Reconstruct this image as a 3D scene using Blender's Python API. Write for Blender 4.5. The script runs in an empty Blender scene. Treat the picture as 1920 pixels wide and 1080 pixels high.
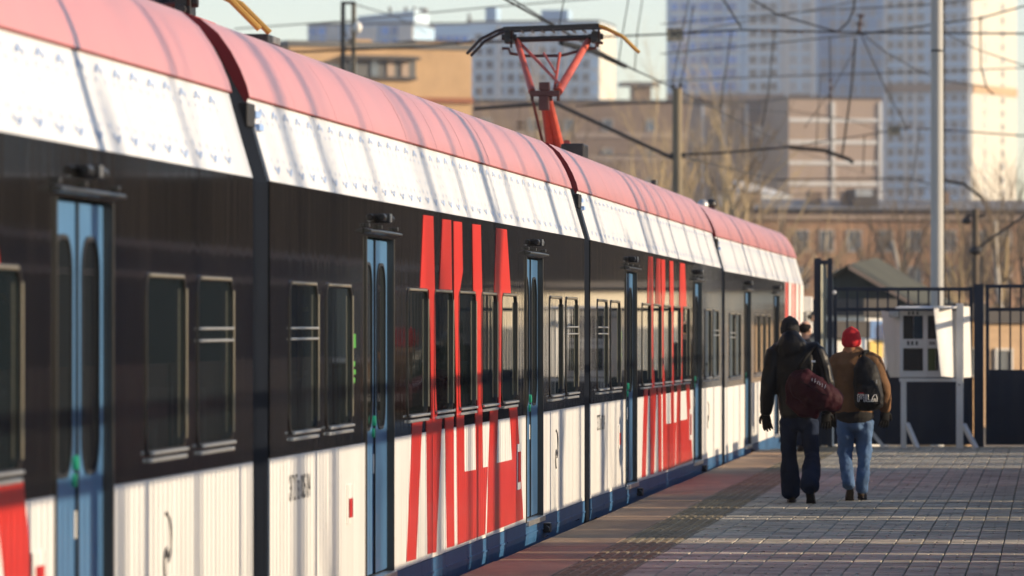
import bpy, math, random
from mathutils import Vector, Matrix, noise
random.seed(11)
sc = bpy.context.scene
COL = sc.collection
R = math.radians

# ------------------------------------------------------------------ camera, sky, sun, exposure
FPX = 11011.0                    # focal length in pixels of a 1920 px wide frame
EYE = 1.74
YAW = math.atan((1975 - 960) / FPX)
PITCH = math.atan((609 - 540) / FPX)
cam_data = bpy.data.cameras.new('camera')
cam_data.sensor_width = 36
cam_data.lens = FPX / 1920 * 36
cam_data.clip_start = 0.5
cam_data.clip_end = 6000
cam_data.dof.use_dof = True
cam_data.dof.focus_distance = 47
cam_data.dof.aperture_fstop = 4.2
cam = bpy.data.objects.new('camera', cam_data)
cam.location = (0, 0, EYE)
cam.rotation_euler = (R(90) + PITCH, 0, YAW)
COL.objects.link(cam)
sc.camera = cam

SUN_EL = 14.5
SUN_AZ = 90.5                    # clockwise from +Y: the sun stands square to the train, over the right-hand fence
world = bpy.data.worlds.new('World')
sc.world = world
world.use_nodes = True
wn = world.node_tree
sky_tex = wn.nodes.new('ShaderNodeTexSky')
sky_tex.sky_type = 'NISHITA'
sky_tex.sun_disc = False
sky_tex.sun_elevation = R(SUN_EL)
sky_tex.sun_rotation = R(SUN_AZ)
sky_tex.air_density = 0.8
sky_tex.dust_density = 0.3
sky_tex.ozone_density = 0.8
bg = wn.nodes['Background']
bg.inputs['Strength'].default_value = 0.118
tint = wn.nodes.new('ShaderNodeMix'); tint.data_type = 'RGBA'; tint.blend_type = 'MULTIPLY'
tint.inputs['Factor'].default_value = 1.0; tint.inputs['B'].default_value = (1.0, 0.962, 1.0, 1)      # takes the green cast out of the whole sky
wn.links.new(sky_tex.outputs['Color'], tint.inputs['A'])
wn.links.new(tint.outputs['Result'], bg.inputs['Color'])

sun_data = bpy.data.lights.new('sun', 'SUN')
sun_data.energy = 4.2
sun_data.angle = R(0.5)
sun_data.color = (1.0, 0.80, 0.56)
sun = bpy.data.objects.new('sun', sun_data)
to_sun = Vector((math.sin(R(SUN_AZ)) * math.cos(R(SUN_EL)), math.cos(R(SUN_AZ)) * math.cos(R(SUN_EL)), math.sin(R(SUN_EL))))
sun.rotation_euler = to_sun.to_track_quat('Z', 'Y').to_euler()
sun.location = (60, 40, 40)
COL.objects.link(sun)

sc.view_settings.view_transform = 'Standard'
sc.view_settings.look = 'None'
sc.view_settings.gamma = 1
sc.view_settings.use_curve_mapping = False
sc.view_settings.exposure = 0.80
sc.render.engine = 'CYCLES'
sc.cycles.use_denoising = True
sc.cycles.max_bounces = 6
sc.cycles.volume_bounces = 0
sc.cycles.sample_clamp_indirect = 6.0
sc.cycles.caustics_reflective = False
sc.cycles.caustics_refractive = False

# a pixel of the 1920 x 1080 photograph at depth z (metres along the view axis) -> a point of the place
_fw = Vector((-math.sin(YAW) * math.cos(PITCH), math.cos(YAW) * math.cos(PITCH), math.sin(PITCH)))
_rt = Vector((math.cos(YAW), math.sin(YAW), 0))
_up = _rt.cross(_fw)
def at(px, py, z):
    return Vector((0, 0, EYE)) + (_fw + _rt * ((px - 960) / FPX) + _up * ((540 - py) / FPX)) * z

# ------------------------------------------------------------------ materials
MATS = {}
def _nodes(name):
    m = bpy.data.materials.new(name)
    m.use_nodes = True
    nt = m.node_tree
    return m, nt, nt.nodes['Principled BSDF']

def pmat(name, col, rough=0.5, metal=0.0, coat=0.0, coat_rough=0.06, var=0.15, vscale=(3, 3, 3), bump=0.0, bscale=(40, 40, 40),
         spec=0.5, island=0.0, objvar=0.0, rvar=0.0, sheen=0.0, drough=0.0, stain=0.0, emit=None, estr=0.0, alpha=None, detail=4, grime=0.0, grime_col=(0.12, 0.10, 0.08)):
    if name in MATS: return MATS[name]
    m, nt, p = _nodes(name)
    N = nt.nodes.new; Lk = nt.links.new
    tc = N('ShaderNodeTexCoord')
    mp = N('ShaderNodeMapping'); mp.inputs['Scale'].default_value = vscale
    Lk(tc.outputs['Object'], mp.inputs['Vector'])
    nz = N('ShaderNodeTexNoise'); nz.inputs['Scale'].default_value = 1.0; nz.inputs['Detail'].default_value = detail
    Lk(mp.outputs['Vector'], nz.inputs['Vector'])
    fac = nz.outputs['Fac']
    if island or objvar:
        geo = N('ShaderNodeNewGeometry'); oi = N('ShaderNodeObjectInfo')
        add = N('ShaderNodeMath'); add.operation = 'ADD'
        Lk(geo.outputs['Random Per Island'], add.inputs[0]); Lk(oi.outputs['Random'], add.inputs[1])
        fr = N('ShaderNodeMath'); fr.operation = 'FRACT'; Lk(add.outputs[0], fr.inputs[0])
        mx = N('ShaderNodeMath'); mx.operation = 'MULTIPLY_ADD'
        Lk(fr.outputs[0], mx.inputs[0]); mx.inputs[1].default_value = max(island, objvar); 
        Lk(nz.outputs['Fac'], mx.inputs[2])
        sub = N('ShaderNodeMath'); sub.operation = 'SUBTRACT'; sub.use_clamp = True
        Lk(mx.outputs[0], sub.inputs[0]); sub.inputs[1].default_value = max(island, objvar) * 0.5
        fac = sub.outputs[0]
    rp = N('ShaderNodeValToRGB')
    e = rp.color_ramp.elements
    e[0].position = 0.28; e[1].position = 0.72
    e[0].color = (*[c * (1 - var) for c in col], 1)
    e[1].color = (*[min(1, c * (1 + var)) for c in col], 1)
    Lk(fac, rp.inputs['Fac'])
    colout = rp.outputs['Color']
    if grime:
        g = N('ShaderNodeTexNoise'); g.inputs['Scale'].default_value = 1.0; g.inputs['Detail'].default_value = 6
        gm = N('ShaderNodeMapping'); gm.inputs['Scale'].default_value = (5.0, 5.0, 0.7)
        Lk(tc.outputs['Object'], gm.inputs['Vector']); Lk(gm.outputs['Vector'], g.inputs['Vector'])
        gr = N('ShaderNodeValToRGB'); gr.color_ramp.elements[0].position = 0.5; gr.color_ramp.elements[1].position = 0.85
        gr.color_ramp.elements[1].color = (grime, grime, grime, 1)
        Lk(g.outputs['Fac'], gr.inputs['Fac'])
        mixc = N('ShaderNodeMix'); mixc.data_type = 'RGBA'
        Lk(gr.outputs['Color'], mixc.inputs['Factor']); Lk(colout, mixc.inputs['A']); mixc.inputs['B'].default_value = (*grime_col, 1)
        colout = mixc.outputs['Result']
    if stain:                        # blotches that run across neighbouring pieces
        gp = N('ShaderNodeNewGeometry')
        sm = N('ShaderNodeMapping'); sm.inputs['Scale'].default_value = (1.3, 0.55, 1)
        Lk(gp.outputs['Position'], sm.inputs['Vector'])
        sn = N('ShaderNodeTexNoise'); sn.inputs['Scale'].default_value = 1.0; sn.inputs['Detail'].default_value = 9; sn.inputs['Roughness'].default_value = 0.65
        Lk(sm.outputs['Vector'], sn.inputs['Vector'])
        sr = N('ShaderNodeMapRange'); sr.inputs['From Min'].default_value = 0.42; sr.inputs['From Max'].default_value = 0.68
        sr.inputs['To Min'].default_value = 0.0; sr.inputs['To Max'].default_value = stain
        Lk(sn.outputs['Fac'], sr.inputs['Value'])
        sx = N('ShaderNodeMix'); sx.data_type = 'RGBA'
        Lk(sr.outputs['Result'], sx.inputs['Factor']); Lk(colout, sx.inputs['A']); sx.inputs['B'].default_value = (*[c * 0.35 for c in col], 1)
        colout = sx.outputs['Result']
    Lk(colout, p.inputs['Base Color'])
    p.inputs['Roughness'].default_value = rough
    if rvar:
        rr = N('ShaderNodeMapRange'); rr.inputs['To Min'].default_value = rough - rvar; rr.inputs['To Max'].default_value = rough + rvar
        Lk(nz.outputs['Fac'], rr.inputs['Value']); Lk(rr.outputs['Result'], p.inputs['Roughness'])
    p.inputs['Metallic'].default_value = metal
    p.inputs['Diffuse Roughness'].default_value = drough
    if sheen: p.inputs['Sheen Weight'].default_value = sheen; p.inputs['Sheen Roughness'].default_value = 0.45
    p.inputs['Specular IOR Level'].default_value = spec
    p.inputs['Coat Weight'].default_value = coat
    p.inputs['Coat Roughness'].default_value = coat_rough
    if emit:
        p.inputs['Emission Color'].default_value = (*emit, 1); p.inputs['Emission Strength'].default_value = estr
    if bump:
        bm_ = N('ShaderNodeMapping'); bm_.inputs['Scale'].default_value = bscale
        Lk(tc.outputs['Object'], bm_.inputs['Vector'])
        bn = N('ShaderNodeTexNoise'); bn.inputs['Scale'].default_value = 1.0; bn.inputs['Detail'].default_value = 3
        Lk(bm_.outputs['Vector'], bn.inputs['Vector'])
        b = N('ShaderNodeBump'); b.inputs['Strength'].default_value = 1.0; b.inputs['Distance'].default_value = bump
        Lk(bn.outputs['Fac'], b.inputs['Height']); Lk(b.outputs['Normal'], p.inputs['Normal'])
        if coat: Lk(b.outputs['Normal'], p.inputs['Coat Normal'])
    MATS[name] = m
    return m

def glass_mat(name, tint=(0.010, 0.016, 0.018), see=0.35, rough=0.02, wav=0.0004):
    m, nt, p = _nodes(name)
    N = nt.nodes.new; Lk = nt.links.new
    p.inputs['Base Color'].default_value = (*tint, 1); p.inputs['Roughness'].default_value = rough
    tc = N('ShaderNodeTexCoord'); mp = N('ShaderNodeMapping'); mp.inputs['Scale'].default_value = (1, 5, 0.5)
    Lk(tc.outputs['Object'], mp.inputs['Vector'])
    nz = N('ShaderNodeTexNoise'); nz.inputs['Scale'].default_value = 1; nz.inputs['Detail'].default_value = 2
    Lk(mp.outputs['Vector'], nz.inputs['Vector'])
    b = N('ShaderNodeBump'); b.inputs['Distance'].default_value = wav
    Lk(nz.outputs['Fac'], b.inputs['Height']); Lk(b.outputs['Normal'], p.inputs['Normal'])
    tr = N('ShaderNodeBsdfTransparent'); tr.inputs['Color'].default_value = (0.42, 0.46, 0.46, 1)
    fr = N('ShaderNodeFresnel'); fr.inputs['IOR'].default_value = 1.5; Lk(b.outputs['Normal'], fr.inputs['Normal'])
    mr = N('ShaderNodeMapRange'); mr.inputs['To Min'].default_value = 1 - see; mr.inputs['To Max'].default_value = 1.0
    mr.inputs['From Max'].default_value = 0.8
    Lk(fr.outputs['Fac'], mr.inputs['Value'])
    mx = N('ShaderNodeMixShader')
    Lk(mr.outputs['Result'], mx.inputs['Fac']); Lk(tr.outputs[0], mx.inputs[1]); Lk(p.outputs[0], mx.inputs[2])
    Lk(mx.outputs[0], nt.nodes['Material Output'].inputs['Surface'])
    return m

W = (1.0, 7.0, 0.22)             # stretch of the faint waviness of the sheet metal: long upright ripples
M_black = pmat('black_train_paint', (0.0065, 0.0058, 0.0052), rough=0.06, coat=0.4, coat_rough=0.03, var=0.25, bump=0.0012, bscale=W, spec=0.55, vscale=(1, 2, 0.4), grime=0.25, grime_col=(0.05, 0.042, 0.034))
M_white = pmat('white_train_paint', (0.72, 0.715, 0.69), rough=0.45, coat=0.08, coat_rough=0.12, var=0.05, bump=0.0007, bscale=W, vscale=(1, 2, 0.3), grime=0.34, grime_col=(0.40, 0.38, 0.35))
M_cant = pmat('white_cantrail_paint', (0.58, 0.59, 0.61), rough=0.45, coat=0.10, coat_rough=0.15, var=0.06, bump=0.0012, bscale=W, vscale=(1, 3, 0.4), grime=0.12, grime_col=(0.45, 0.47, 0.5))
M_red = pmat('red_logo_film', (0.62, 0.032, 0.022), rough=0.32, coat=0.25, coat_rough=0.08, var=0.07, bump=0.0008, bscale=W)
M_roof = pmat('red_roof_film', (0.70, 0.19, 0.14), rough=0.45, sheen=0.55, coat=0.7, coat_rough=0.28, var=0.10, bump=0.0012, bscale=(1.2, 2.0, 1.2), vscale=(1.5, 1.5, 1.5), grime=0.12, grime_col=(0.42, 0.34, 0.34))
M_roofend = pmat('red_roof_edge', (0.36, 0.018, 0.020), rough=0.55, var=0.1)
M_gutter = pmat('dark_red_gutter', (0.24, 0.035, 0.022), rough=0.5, var=0.3, vscale=(2, 6, 2))
M_blue = pmat('blue_door_paint', (0.085, 0.205, 0.385), rough=0.30, coat=0.3, coat_rough=0.08, var=0.08, bump=0.0007, bscale=W)
M_skirt = pmat('blue_skirt_paint', (0.030, 0.105, 0.23), rough=0.45, coat=0.05, coat_rough=0.1, spec=0.3, var=0.12, bump=0.0006, bscale=W, grime=0.3, grime_col=(0.06, 0.06, 0.06))
M_bellows = pmat('dark_navy_rubber', (0.0045, 0.0065, 0.011), rough=0.8, spec=0.06, var=0.2)
M_rubber = pmat('black_rubber', (0.012, 0.012, 0.013), rough=0.6, var=0.2)
M_litframe = pmat('sunlit_frame_metal', (0.50, 0.44, 0.33), rough=0.30, metal=0.75, var=0.1, grime=0.25)  # bright copy of the frame colour, for its sunlit edges
M_darkframe = pmat('dark_window_frame', (0.05, 0.045, 0.04), rough=0.3, metal=0.3, var=0.15, coat=0.3)
M_sill = pmat('aluminium_sill', (0.62, 0.62, 0.60), rough=0.36, metal=0.8, var=0.12)
M_glass = glass_mat('train_window_glass', see=0.40)
M_doorglass = glass_mat('door_glass', tint=(0.014, 0.016, 0.015), see=0.35)
M_inside = pmat('dim_saloon_lining', (0.30, 0.31, 0.30), rough=0.6, var=0.1)
M_seat = pmat('blue_grey_seat_cloth', (0.06, 0.09, 0.14), rough=0.85, var=0.2)
M_yellow = pmat('yellow_grab_pole', (0.70, 0.48, 0.10), rough=0.35, var=0.05)
M_lampled = pmat('saloon_lamp_led', (0.8, 0.9, 0.8), rough=0.5, emit=(0.78, 1.0, 0.80), estr=2.2)
M_green = pmat('green_door_button', (0.02, 0.28, 0.15), rough=0.3, emit=(0.05, 0.8, 0.35), estr=0.03, var=0.05)
M_greenled = pmat('green_display_led', (0.02, 0.1, 0.02), rough=0.4, emit=(0.22, 0.9, 0.08), estr=0.18)
M_label = pmat('white_sticker', (0.75, 0.74, 0.70), rough=0.45, var=0.03)
M_print = pmat('black_print', (0.02, 0.02, 0.022), rough=0.5, var=0.05)
M_ring = pmat('pale_blue_print', (0.24, 0.37, 0.63), rough=0.45, var=0.25, vscale=(6, 6, 6))
M_redplate = pmat('red_handle_plate', (0.48, 0.02, 0.02), rough=0.35, var=0.05)
M_blackmetal = pmat('black_metal', (0.018, 0.018, 0.019), rough=0.42, metal=0.2, var=0.3, vscale=(8, 8, 8))
M_steel = pmat('galvanised_steel', (0.40, 0.41, 0.41), rough=0.42, metal=0.55, var=0.12)
M_silver = pmat('bright_aluminium', (0.75, 0.74, 0.72), rough=0.28, metal=0.9, var=0.05)
M_panto = pmat('red_oxide_paint', (0.46, 0.085, 0.055), rough=0.42, var=0.15, vscale=(8, 8, 8))
M_pantodark = pmat('dark_oxide_paint', (0.075, 0.020, 0.018), rough=0.5, var=0.2)
M_horn = pmat('yellowed_horn', (0.46, 0.27, 0.06), rough=0.4, var=0.15, metal=0.2)
M_fence = pmat('dark_navy_fence_paint', (0.020, 0.029, 0.047), rough=0.5, spec=0.2, var=0.12, grime=0.15)
M_board = pmat('white_board_paint', (0.62, 0.61, 0.58), rough=0.5, var=0.06, grime=0.3, grime_col=(0.3, 0.28, 0.25))
M_boarddark = pmat('dark_notice_pane', (0.010, 0.012, 0.015), spec=0.2, rough=0.25, var=0.2)
M_boardgreen = pmat('green_notice_sheet', (0.07, 0.09, 0.03), spec=0.2, rough=0.4, var=0.2)
M_boardblue = pmat('blue_notice_sheet', (0.015, 0.035, 0.055), spec=0.2, rough=0.4, var=0.2)
M_pale = pmat('yellowed_plastic', (0.52, 0.50, 0.38), rough=0.35, var=0.15, vscale=(4, 4, 1))

# ------------------------------------------------------------------ mesh helpers
class MB:
    """collects shapes and links them as one mesh object"""
    def __init__(s): s.v = []; s.f = []; s.mi = []; s.m = 0
    def face(s, idx): s.f.append(idx); s.mi.append(s.m)
    def add(s, vs, fs):
        o = len(s.v); s.v.extend([tuple(p) for p in vs])
        for f in fs: s.face([o + i for i in f])
        return s
    def box(s, x0, x1, y0, y1, z0, z1):
        return s.add([(x0, y0, z0), (x1, y0, z0), (x1, y1, z0), (x0, y1, z0), (x0, y0, z1), (x1, y0, z1), (x1, y1, z1), (x0, y1, z1)],
                     [(3, 2, 1, 0), (4, 5, 6, 7), (0, 1, 5, 4), (1, 2, 6, 5), (2, 3, 7, 6), (3, 0, 4, 7)])
    def bar(s, a, b, w, d=None, upv=(0, 0, 1)):
        a = Vector(a); b = Vector(b); d = d or w
        t = (b - a).normalized(); u = Vector(upv)
        if abs(t.dot(u)) > 0.95: u = Vector((0, 1, 0))
        n = t.cross(u).normalized(); q = n.cross(t)
        vs = []
        for c in (a, b):
            for i, j in ((-1, -1), (1, -1), (1, 1), (-1, 1)): vs.append(c + n * (w / 2 * i) + q * (d / 2 * j))
        return s.add(vs, [(3, 2, 1, 0), (4, 5, 6, 7), (0, 1, 5, 4), (1, 2, 6, 5), (2, 3, 7, 6), (3, 0, 4, 7)])
    def tube(s, path, r, n=8, cap=True):
        P = [Vector(p) for p in path]; k = len(P)
        rs = r if isinstance(r, (list, tuple)) else [r] * k
        o = len(s.v); ref = None
        for i, p in enumerate(P):
            t = (P[min(i + 1, k - 1)] - P[max(i - 1, 0)])
            t = t.normalized() if t.length > 1e-9 else Vector((0, 0, 1))
            if ref is None:
                ref = Vector((0, 0, 1)) if abs(t.z) < 0.9 else Vector((1, 0, 0))
            u = (ref - t * ref.dot(t)).normalized(); w = t.cross(u); ref = u
            for j in range(n):
                an = 2 * math.pi * j / n
                s.v.append(tuple(p + (u * math.cos(an) + w * math.sin(an)) * rs[i]))
        for i in range(k - 1):
            for j in range(n):
                s.face([o + i * n + j, o + i * n + (j + 1) % n, o + (i + 1) * n + (j + 1) % n, o + (i + 1) * n + j])
        if cap and n > 2:
            s.face([o + j for j in range(n)][::-1]); s.face([o + (k - 1) * n + j for j in range(n)])
        return s
    def rings(s, rings, close=True):
        o = len(s.v); n = len(rings[0])
        for r in rings: s.v.extend([tuple(p) for p in r])
        for i in range(len(rings) - 1):
            for j in range(n):
                s.face([o + i * n + j, o + i * n + (j + 1) % n, o + (i + 1) * n + (j + 1) % n, o + (i + 1) * n + j])
        if close:
            s.face([o + j for j in range(n)][::-1]); s.face([o + (len(rings) - 1) * n + j for j in range(n)])
        return s
    def prism(s, poly, off):
        """polygon (list of 3D points) pushed along off"""
        n = len(poly); off = Vector(off)
        a = [Vector(p) for p in poly]; b = [p + off for p in a]
        return s.add(a + b, [list(range(n))[::-1], list(range(n, 2 * n))] + [[i, (i + 1) % n, n + (i + 1) % n, n + i] for i in range(n)])
    def ball(s, c, rx, ry, rz, n=12, m=8):
        rings = []
        for i in range(m + 1):
            a = math.pi * (i + 0.02) / (m + 0.04) - math.pi / 2
            rings.append([(c[0] + rx * math.cos(a) * math.cos(2 * math.pi * j / n), c[1] + ry * math.cos(a) * math.sin(2 * math.pi * j / n), c[2] + rz * math.sin(a)) for j in range(n)])
        return s.rings(rings)
    def mesh(s, name, mats, smooth=False):
        me = bpy.data.meshes.new(name)
        me.from_pydata(s.v, [], s.f)
        for m in (mats if isinstance(mats, (list, tuple)) else [mats]): me.materials.append(m)
        me.polygons.foreach_set('material_index', s.mi)
        if smooth: me.polygons.foreach_set('use_smooth', [True] * len(me.polygons))
        me.update()
        return me
    def build(s, name, mats, parent=None, smooth=False, bevel=0.0, weld=False, seg=2):
        o = bpy.data.objects.new(name, s.mesh(name, mats, smooth))
        COL.objects.link(o)
        if parent is not None: o.parent = parent
        if weld:
            w = o.modifiers.new('weld', 'WELD'); w.merge_threshold = 0.0005
        if bevel:
            b = o.modifiers.new('bevel', 'BEVEL'); b.width = bevel; b.segments = seg; b.limit_method = 'ANGLE'; b.angle_limit = R(40)
        return o

def inst(name, me, parent, loc=(0, 0, 0), rot=(0, 0, 0), scale=(1, 1, 1)):
    o = bpy.data.objects.new(name, me); COL.objects.link(o)
    o.parent = parent; o.location = loc; o.rotation_euler = rot; o.scale = scale
    return o
def tag(o, label, cat, group=None, kind=None):
    o['label'] = label
    if cat: o['category'] = cat
    if group: o['group'] = group
    if kind: o['kind'] = kind
    return o
def empty(name, label, cat, loc=(0, 0, 0), rz=0.0, group=None):
    o = bpy.data.objects.new(name, None); COL.objects.link(o)
    o.location = loc; o.rotation_euler = (0, 0, rz); o.empty_display_size = 0.3
    return tag(o, label, cat, group)
def font_mesh(o):
    """text turned into a plain mesh object of the same name and parent"""
    bpy.context.view_layer.update()
    me = bpy.data.meshes.new_from_object(o.evaluated_get(bpy.context.evaluated_depsgraph_get()))
    par, nm, mats = o.parent, o.name, list(o.data.materials)
    bpy.data.objects.remove(o)
    n = bpy.data.objects.new(nm, me); COL.objects.link(n); n.parent = par
    me.materials.clear()
    for mt in mats: me.materials.append(mt)
    return n
def copy_tree(o, parent=None):
    c = o.copy(); COL.objects.link(c)
    c.parent = parent
    for ch in list(o.children): copy_tree(ch, c)
    return c
def rrect(w, h, r, n=5):
    """rounded rectangle outline centred on 0, counter-clockwise"""
    pts = []
    for cx, cy, a0 in ((w / 2 - r, h / 2 - r, 0), (-w / 2 + r, h / 2 - r, 90), (-w / 2 + r, -h / 2 + r, 180), (w / 2 - r, -h / 2 + r, 270)):
        for i in range(n + 1):
            a = R(a0 + 90 * i / n); pts.append((cx + r * math.cos(a), cy + r * math.sin(a)))
    return pts
# ------------------------------------------------------------------ ground and platform
M_ground = pmat('dry_earth', (0.16, 0.125, 0.085), rough=0.95, var=0.4, vscale=(0.05, 0.05, 0.05), bump=0.05, bscale=(0.6, 0.6, 0.6), detail=8)
M_bed = pmat('joint_sand', (0.022, 0.021, 0.020), rough=0.95, var=0.3, vscale=(20, 20, 20))
M_paver = pmat('grey_concrete_paver', (0.47, 0.43, 0.345), stain=0.40, rough=0.7, spec=0.14, drough=0.8, var=0.24, vscale=(7, 7, 7), bump=0.002, bscale=(90, 90, 90), island=0.45, detail=6, rvar=0.12)
M_edge = pmat('terracotta_edge_concrete', (0.34, 0.225, 0.14), stain=0.5, rough=0.6, spec=0.18, drough=0.8, var=0.30, vscale=(3, 0.8, 3), bump=0.002, bscale=(50, 50, 50), island=0.4, detail=7, rvar=0.12, grime=0.35, grime_col=(0.12, 0.09, 0.07))
M_tactile = pmat('ochre_tactile_concrete', (0.33, 0.285, 0.20), stain=0.4, rough=0.7, spec=0.15, drough=0.8, var=0.3, vscale=(9, 9, 9), island=0.35, detail=5)
M_concrete = pmat('weathered_concrete', (0.30, 0.28, 0.25), rough=0.85, var=0.25, vscale=(2, 2, 1), bump=0.004, bscale=(30, 30, 30))

g = MB()
n = 28
for i in range(n):
    for j in range(n):
        x0, x1 = -900 + 1800 * i / n, -900 + 1800 * (i + 1) / n
        y0, y1 = -80 + 1880 * j / n, -80 + 1880 * (j + 1) / n
        g.add([(x0, y0, -1.2), (x1, y0, -1.2), (x1, y1, -1.2), (x0, y1, -1.2)], [(0, 1, 2, 3)])
tag(g.build('ground', M_ground, weld=True), 'dry brown earth around the tracks and buildings', None, kind='structure')

PX0, PX1 = -4.10, 0.80           # platform edges
PEND = 84.6                      # end of the platform
p = MB()
p.box(PX0 + 0.05, PX1, -12, PEND, -1.3, -0.045)
plat = p.build('platform', M_bed)
tag(plat, 'grey paved railway platform beside the train', None, kind='structure')

# terracotta edge slabs
me = MB().box(0, 0.628, 0.004, 2.996, -0.20, 0.0).mesh('edge_slab', M_edge)
y = -11.0
k = 0
while y < PEND - 3:
    o = inst('edge_slab', me, plat, (PX0 + random.uniform(-0.004, 0.004), y, random.uniform(-0.004, 0.002)), (0, random.uniform(-0.003, 0.003), 0))
    b = o.modifiers.new('bevel', 'BEVEL'); b.width = 0.008; b.segments = 2
    y += 3.0
# tactile strip: plates of 0.5 m with rows of raised bars
tp = MB(); tp.box(0, 0.488, 0.003, 0.497, -0.08, -0.004)
for r in range(9):
    yy = 0.03 + r * 0.0545
    for c in range(6):
        xx = 0.022 + c * 0.078
        h = 0.0045
        tp.add([(xx, yy, -0.004), (xx + 0.056, yy, -0.004), (xx + 0.056, yy + 0.030, -0.004), (xx, yy + 0.030, -0.004),
                (xx + 0.007, yy + 0.007, h), (xx + 0.049, yy + 0.007, h), (xx + 0.049, yy + 0.023, h), (xx + 0.007, yy + 0.023, h)],
               [(4, 5, 6, 7), (0, 1, 5, 4), (1, 2, 6, 5), (2, 3, 7, 6), (3, 0, 4, 7)])
me = tp.mesh('tactile_plate', M_tactile)
for i in range(112):
    inst('tactile_plate', me, plat, (-3.466, 28.5 + i * 0.5, random.uniform(-0.003, 0.002)), (random.uniform(-0.004, 0.004), 0, 0))

# pavers 0.21 x 0.5 m with a notch in the middle of each short side
def paver(mb, x, y, z, tilt=(0, 0), far=True):
    w, l, c = 0.1042, 0.1216, 0.010
    nf, nn = (0.065, 0.0) if far else (0.0, 0.065)
    def outline(i):
        a, b = w - i, l - i
        return [(a - c, -b), (a, -b + c), (a, b - c), (a - c, b), (0.017, b), (0, b - nf), (-0.017, b), (-a + c, b), (-a, b - c), (-a, -b + c), (-a + c, -b), (-0.017, -b), (0, -b + nn), (0.017, -b)]
    r0 = [(x + q[0], y + q[1], z - 0.05) for q in outline(0)]
    r1 = [(x + q[0], y + q[1], z - 0.006) for q in outline(0)]
    r2 = [(x + q[0], y + q[1], z + q[0] * tilt[0] + q[1] * tilt[1]) for q in outline(0.006)]
    mb.rings([r0, r1, r2])
mes = []
for i in range(6):
    m_ = MB(); paver(m_, 0, 0, 0, (0, 0), i % 2 == 0); mes.append(m_.mesh('paver', M_paver))
rest = MB()
cols = [-2.975 + 0.1075 + 0.215 * i for i in range(17)]
near = 0
for j in range(386):
    yy = -11.5 + 0.25 * j
    if yy > PEND - 0.3: break
    for i, x in enumerate(cols):
        z = random.uniform(-0.0035, 0.0025); tl = (random.uniform(-0.012, 0.012), random.uniform(-0.006, 0.006))
        if near < 299 and i < 13 and yy > 40.2:
            o = inst('paver', mes[2 * random.randrange(3) + j % 2], plat, (x, yy, z), (tl[1], tl[0], 0)); near += 1
        else:
            paver(rest, x, yy, z, tl, j % 2 == 0)
o = rest.build('paver_field', M_paver, plat); o['kind'] = 'stuff'

# ------------------------------------------------------------------ the train
SIDE = -4.206
HL = 10.66                       # half length of a car body
PROF = [(0.0, 2.515), (-0.130, 2.965)]
ROOF = [(-0.112, 2.972), (-0.128, 3.03), (-0.165, 3.12), (-0.215, 3.215), (-0.285, 3.315), (-0.38, 3.395), (-0.52, 3.445), (-0.80, 3.49), (-1.25, 3.52), (-1.745, 3.53)]
DZ0, DZ1 = 0.15, 2.285
WZ0, WZ1 = 1.13, 1.985
LOGO = [
 [(-2.94,2.476), (-2.31,2.480), (-2.21,1.979), (-2.19,1.700), (-2.51,1.700), (-2.60,1.977), (-3.15,1.977)],
 [(-1.71,2.471), (-1.12,2.474), (-1.06,1.974), (-1.92,1.975)],
 [(-0.96,2.470), (-0.36,2.473), (-0.30,2.120), (-0.54,1.971), (-0.56,1.698), (-0.86,1.699), (-0.92,1.971)],
 [(0.38,2.473), (1.02,2.476), (1.13,1.974), (1.10,1.697), (0.73,1.697), (0.67,1.963), (0.45,1.974)],
 [(2.24,2.475), (3.09,2.476), (3.43,1.982), (2.72,1.969), (2.63,1.695), (2.41,1.695), (2.35,1.963), (2.08,1.979)],
 [(-3.62,1.110), (-2.99,1.106), (-3.05,1.000), (-3.38,0.188), (-3.97,0.194)],
 [(-2.51,1.702), (-2.19,1.702), (-2.16,1.336), (-2.05,1.109), (-1.73,1.108), (-1.77,1.006), (-2.12,0.186), (-2.68,0.192), (-2.76,1.108), (-2.43,1.103)],
 [(-1.55,1.105), (-0.95,1.101), (-0.95,0.985), (-0.88,0.182), (-1.41,0.187), (-1.53,1.021)],
 [(-0.86,1.701), (-0.56,1.700), (-0.50,1.319), (-0.42,1.109), (-0.22,1.100), (-0.17,0.688), (0.66,0.681), (0.61,1.100), (0.74,1.110), (0.73,1.699), (1.10,1.699), (1.12,1.303), (1.19,0.684), (1.56,0.681), (1.35,0.185), (-0.67,0.181), (-0.74,1.070)],
 [(1.74,1.110), (2.38,1.110), (2.35,1.007), (2.26,0.691), (3.55,0.689), (3.37,1.004), (3.28,1.104), (3.98,1.103), (4.04,0.993), (4.51,0.193), (1.49,0.186), (1.61,0.687)],
 [(2.41,1.697), (2.63,1.697), (2.60,1.11), (2.40,1.11)],
]
def split(a, b, n): return [(a + (b - a) * i / n, a + (b - a) * (i + 1) / n) for i in range(n)]

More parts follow.
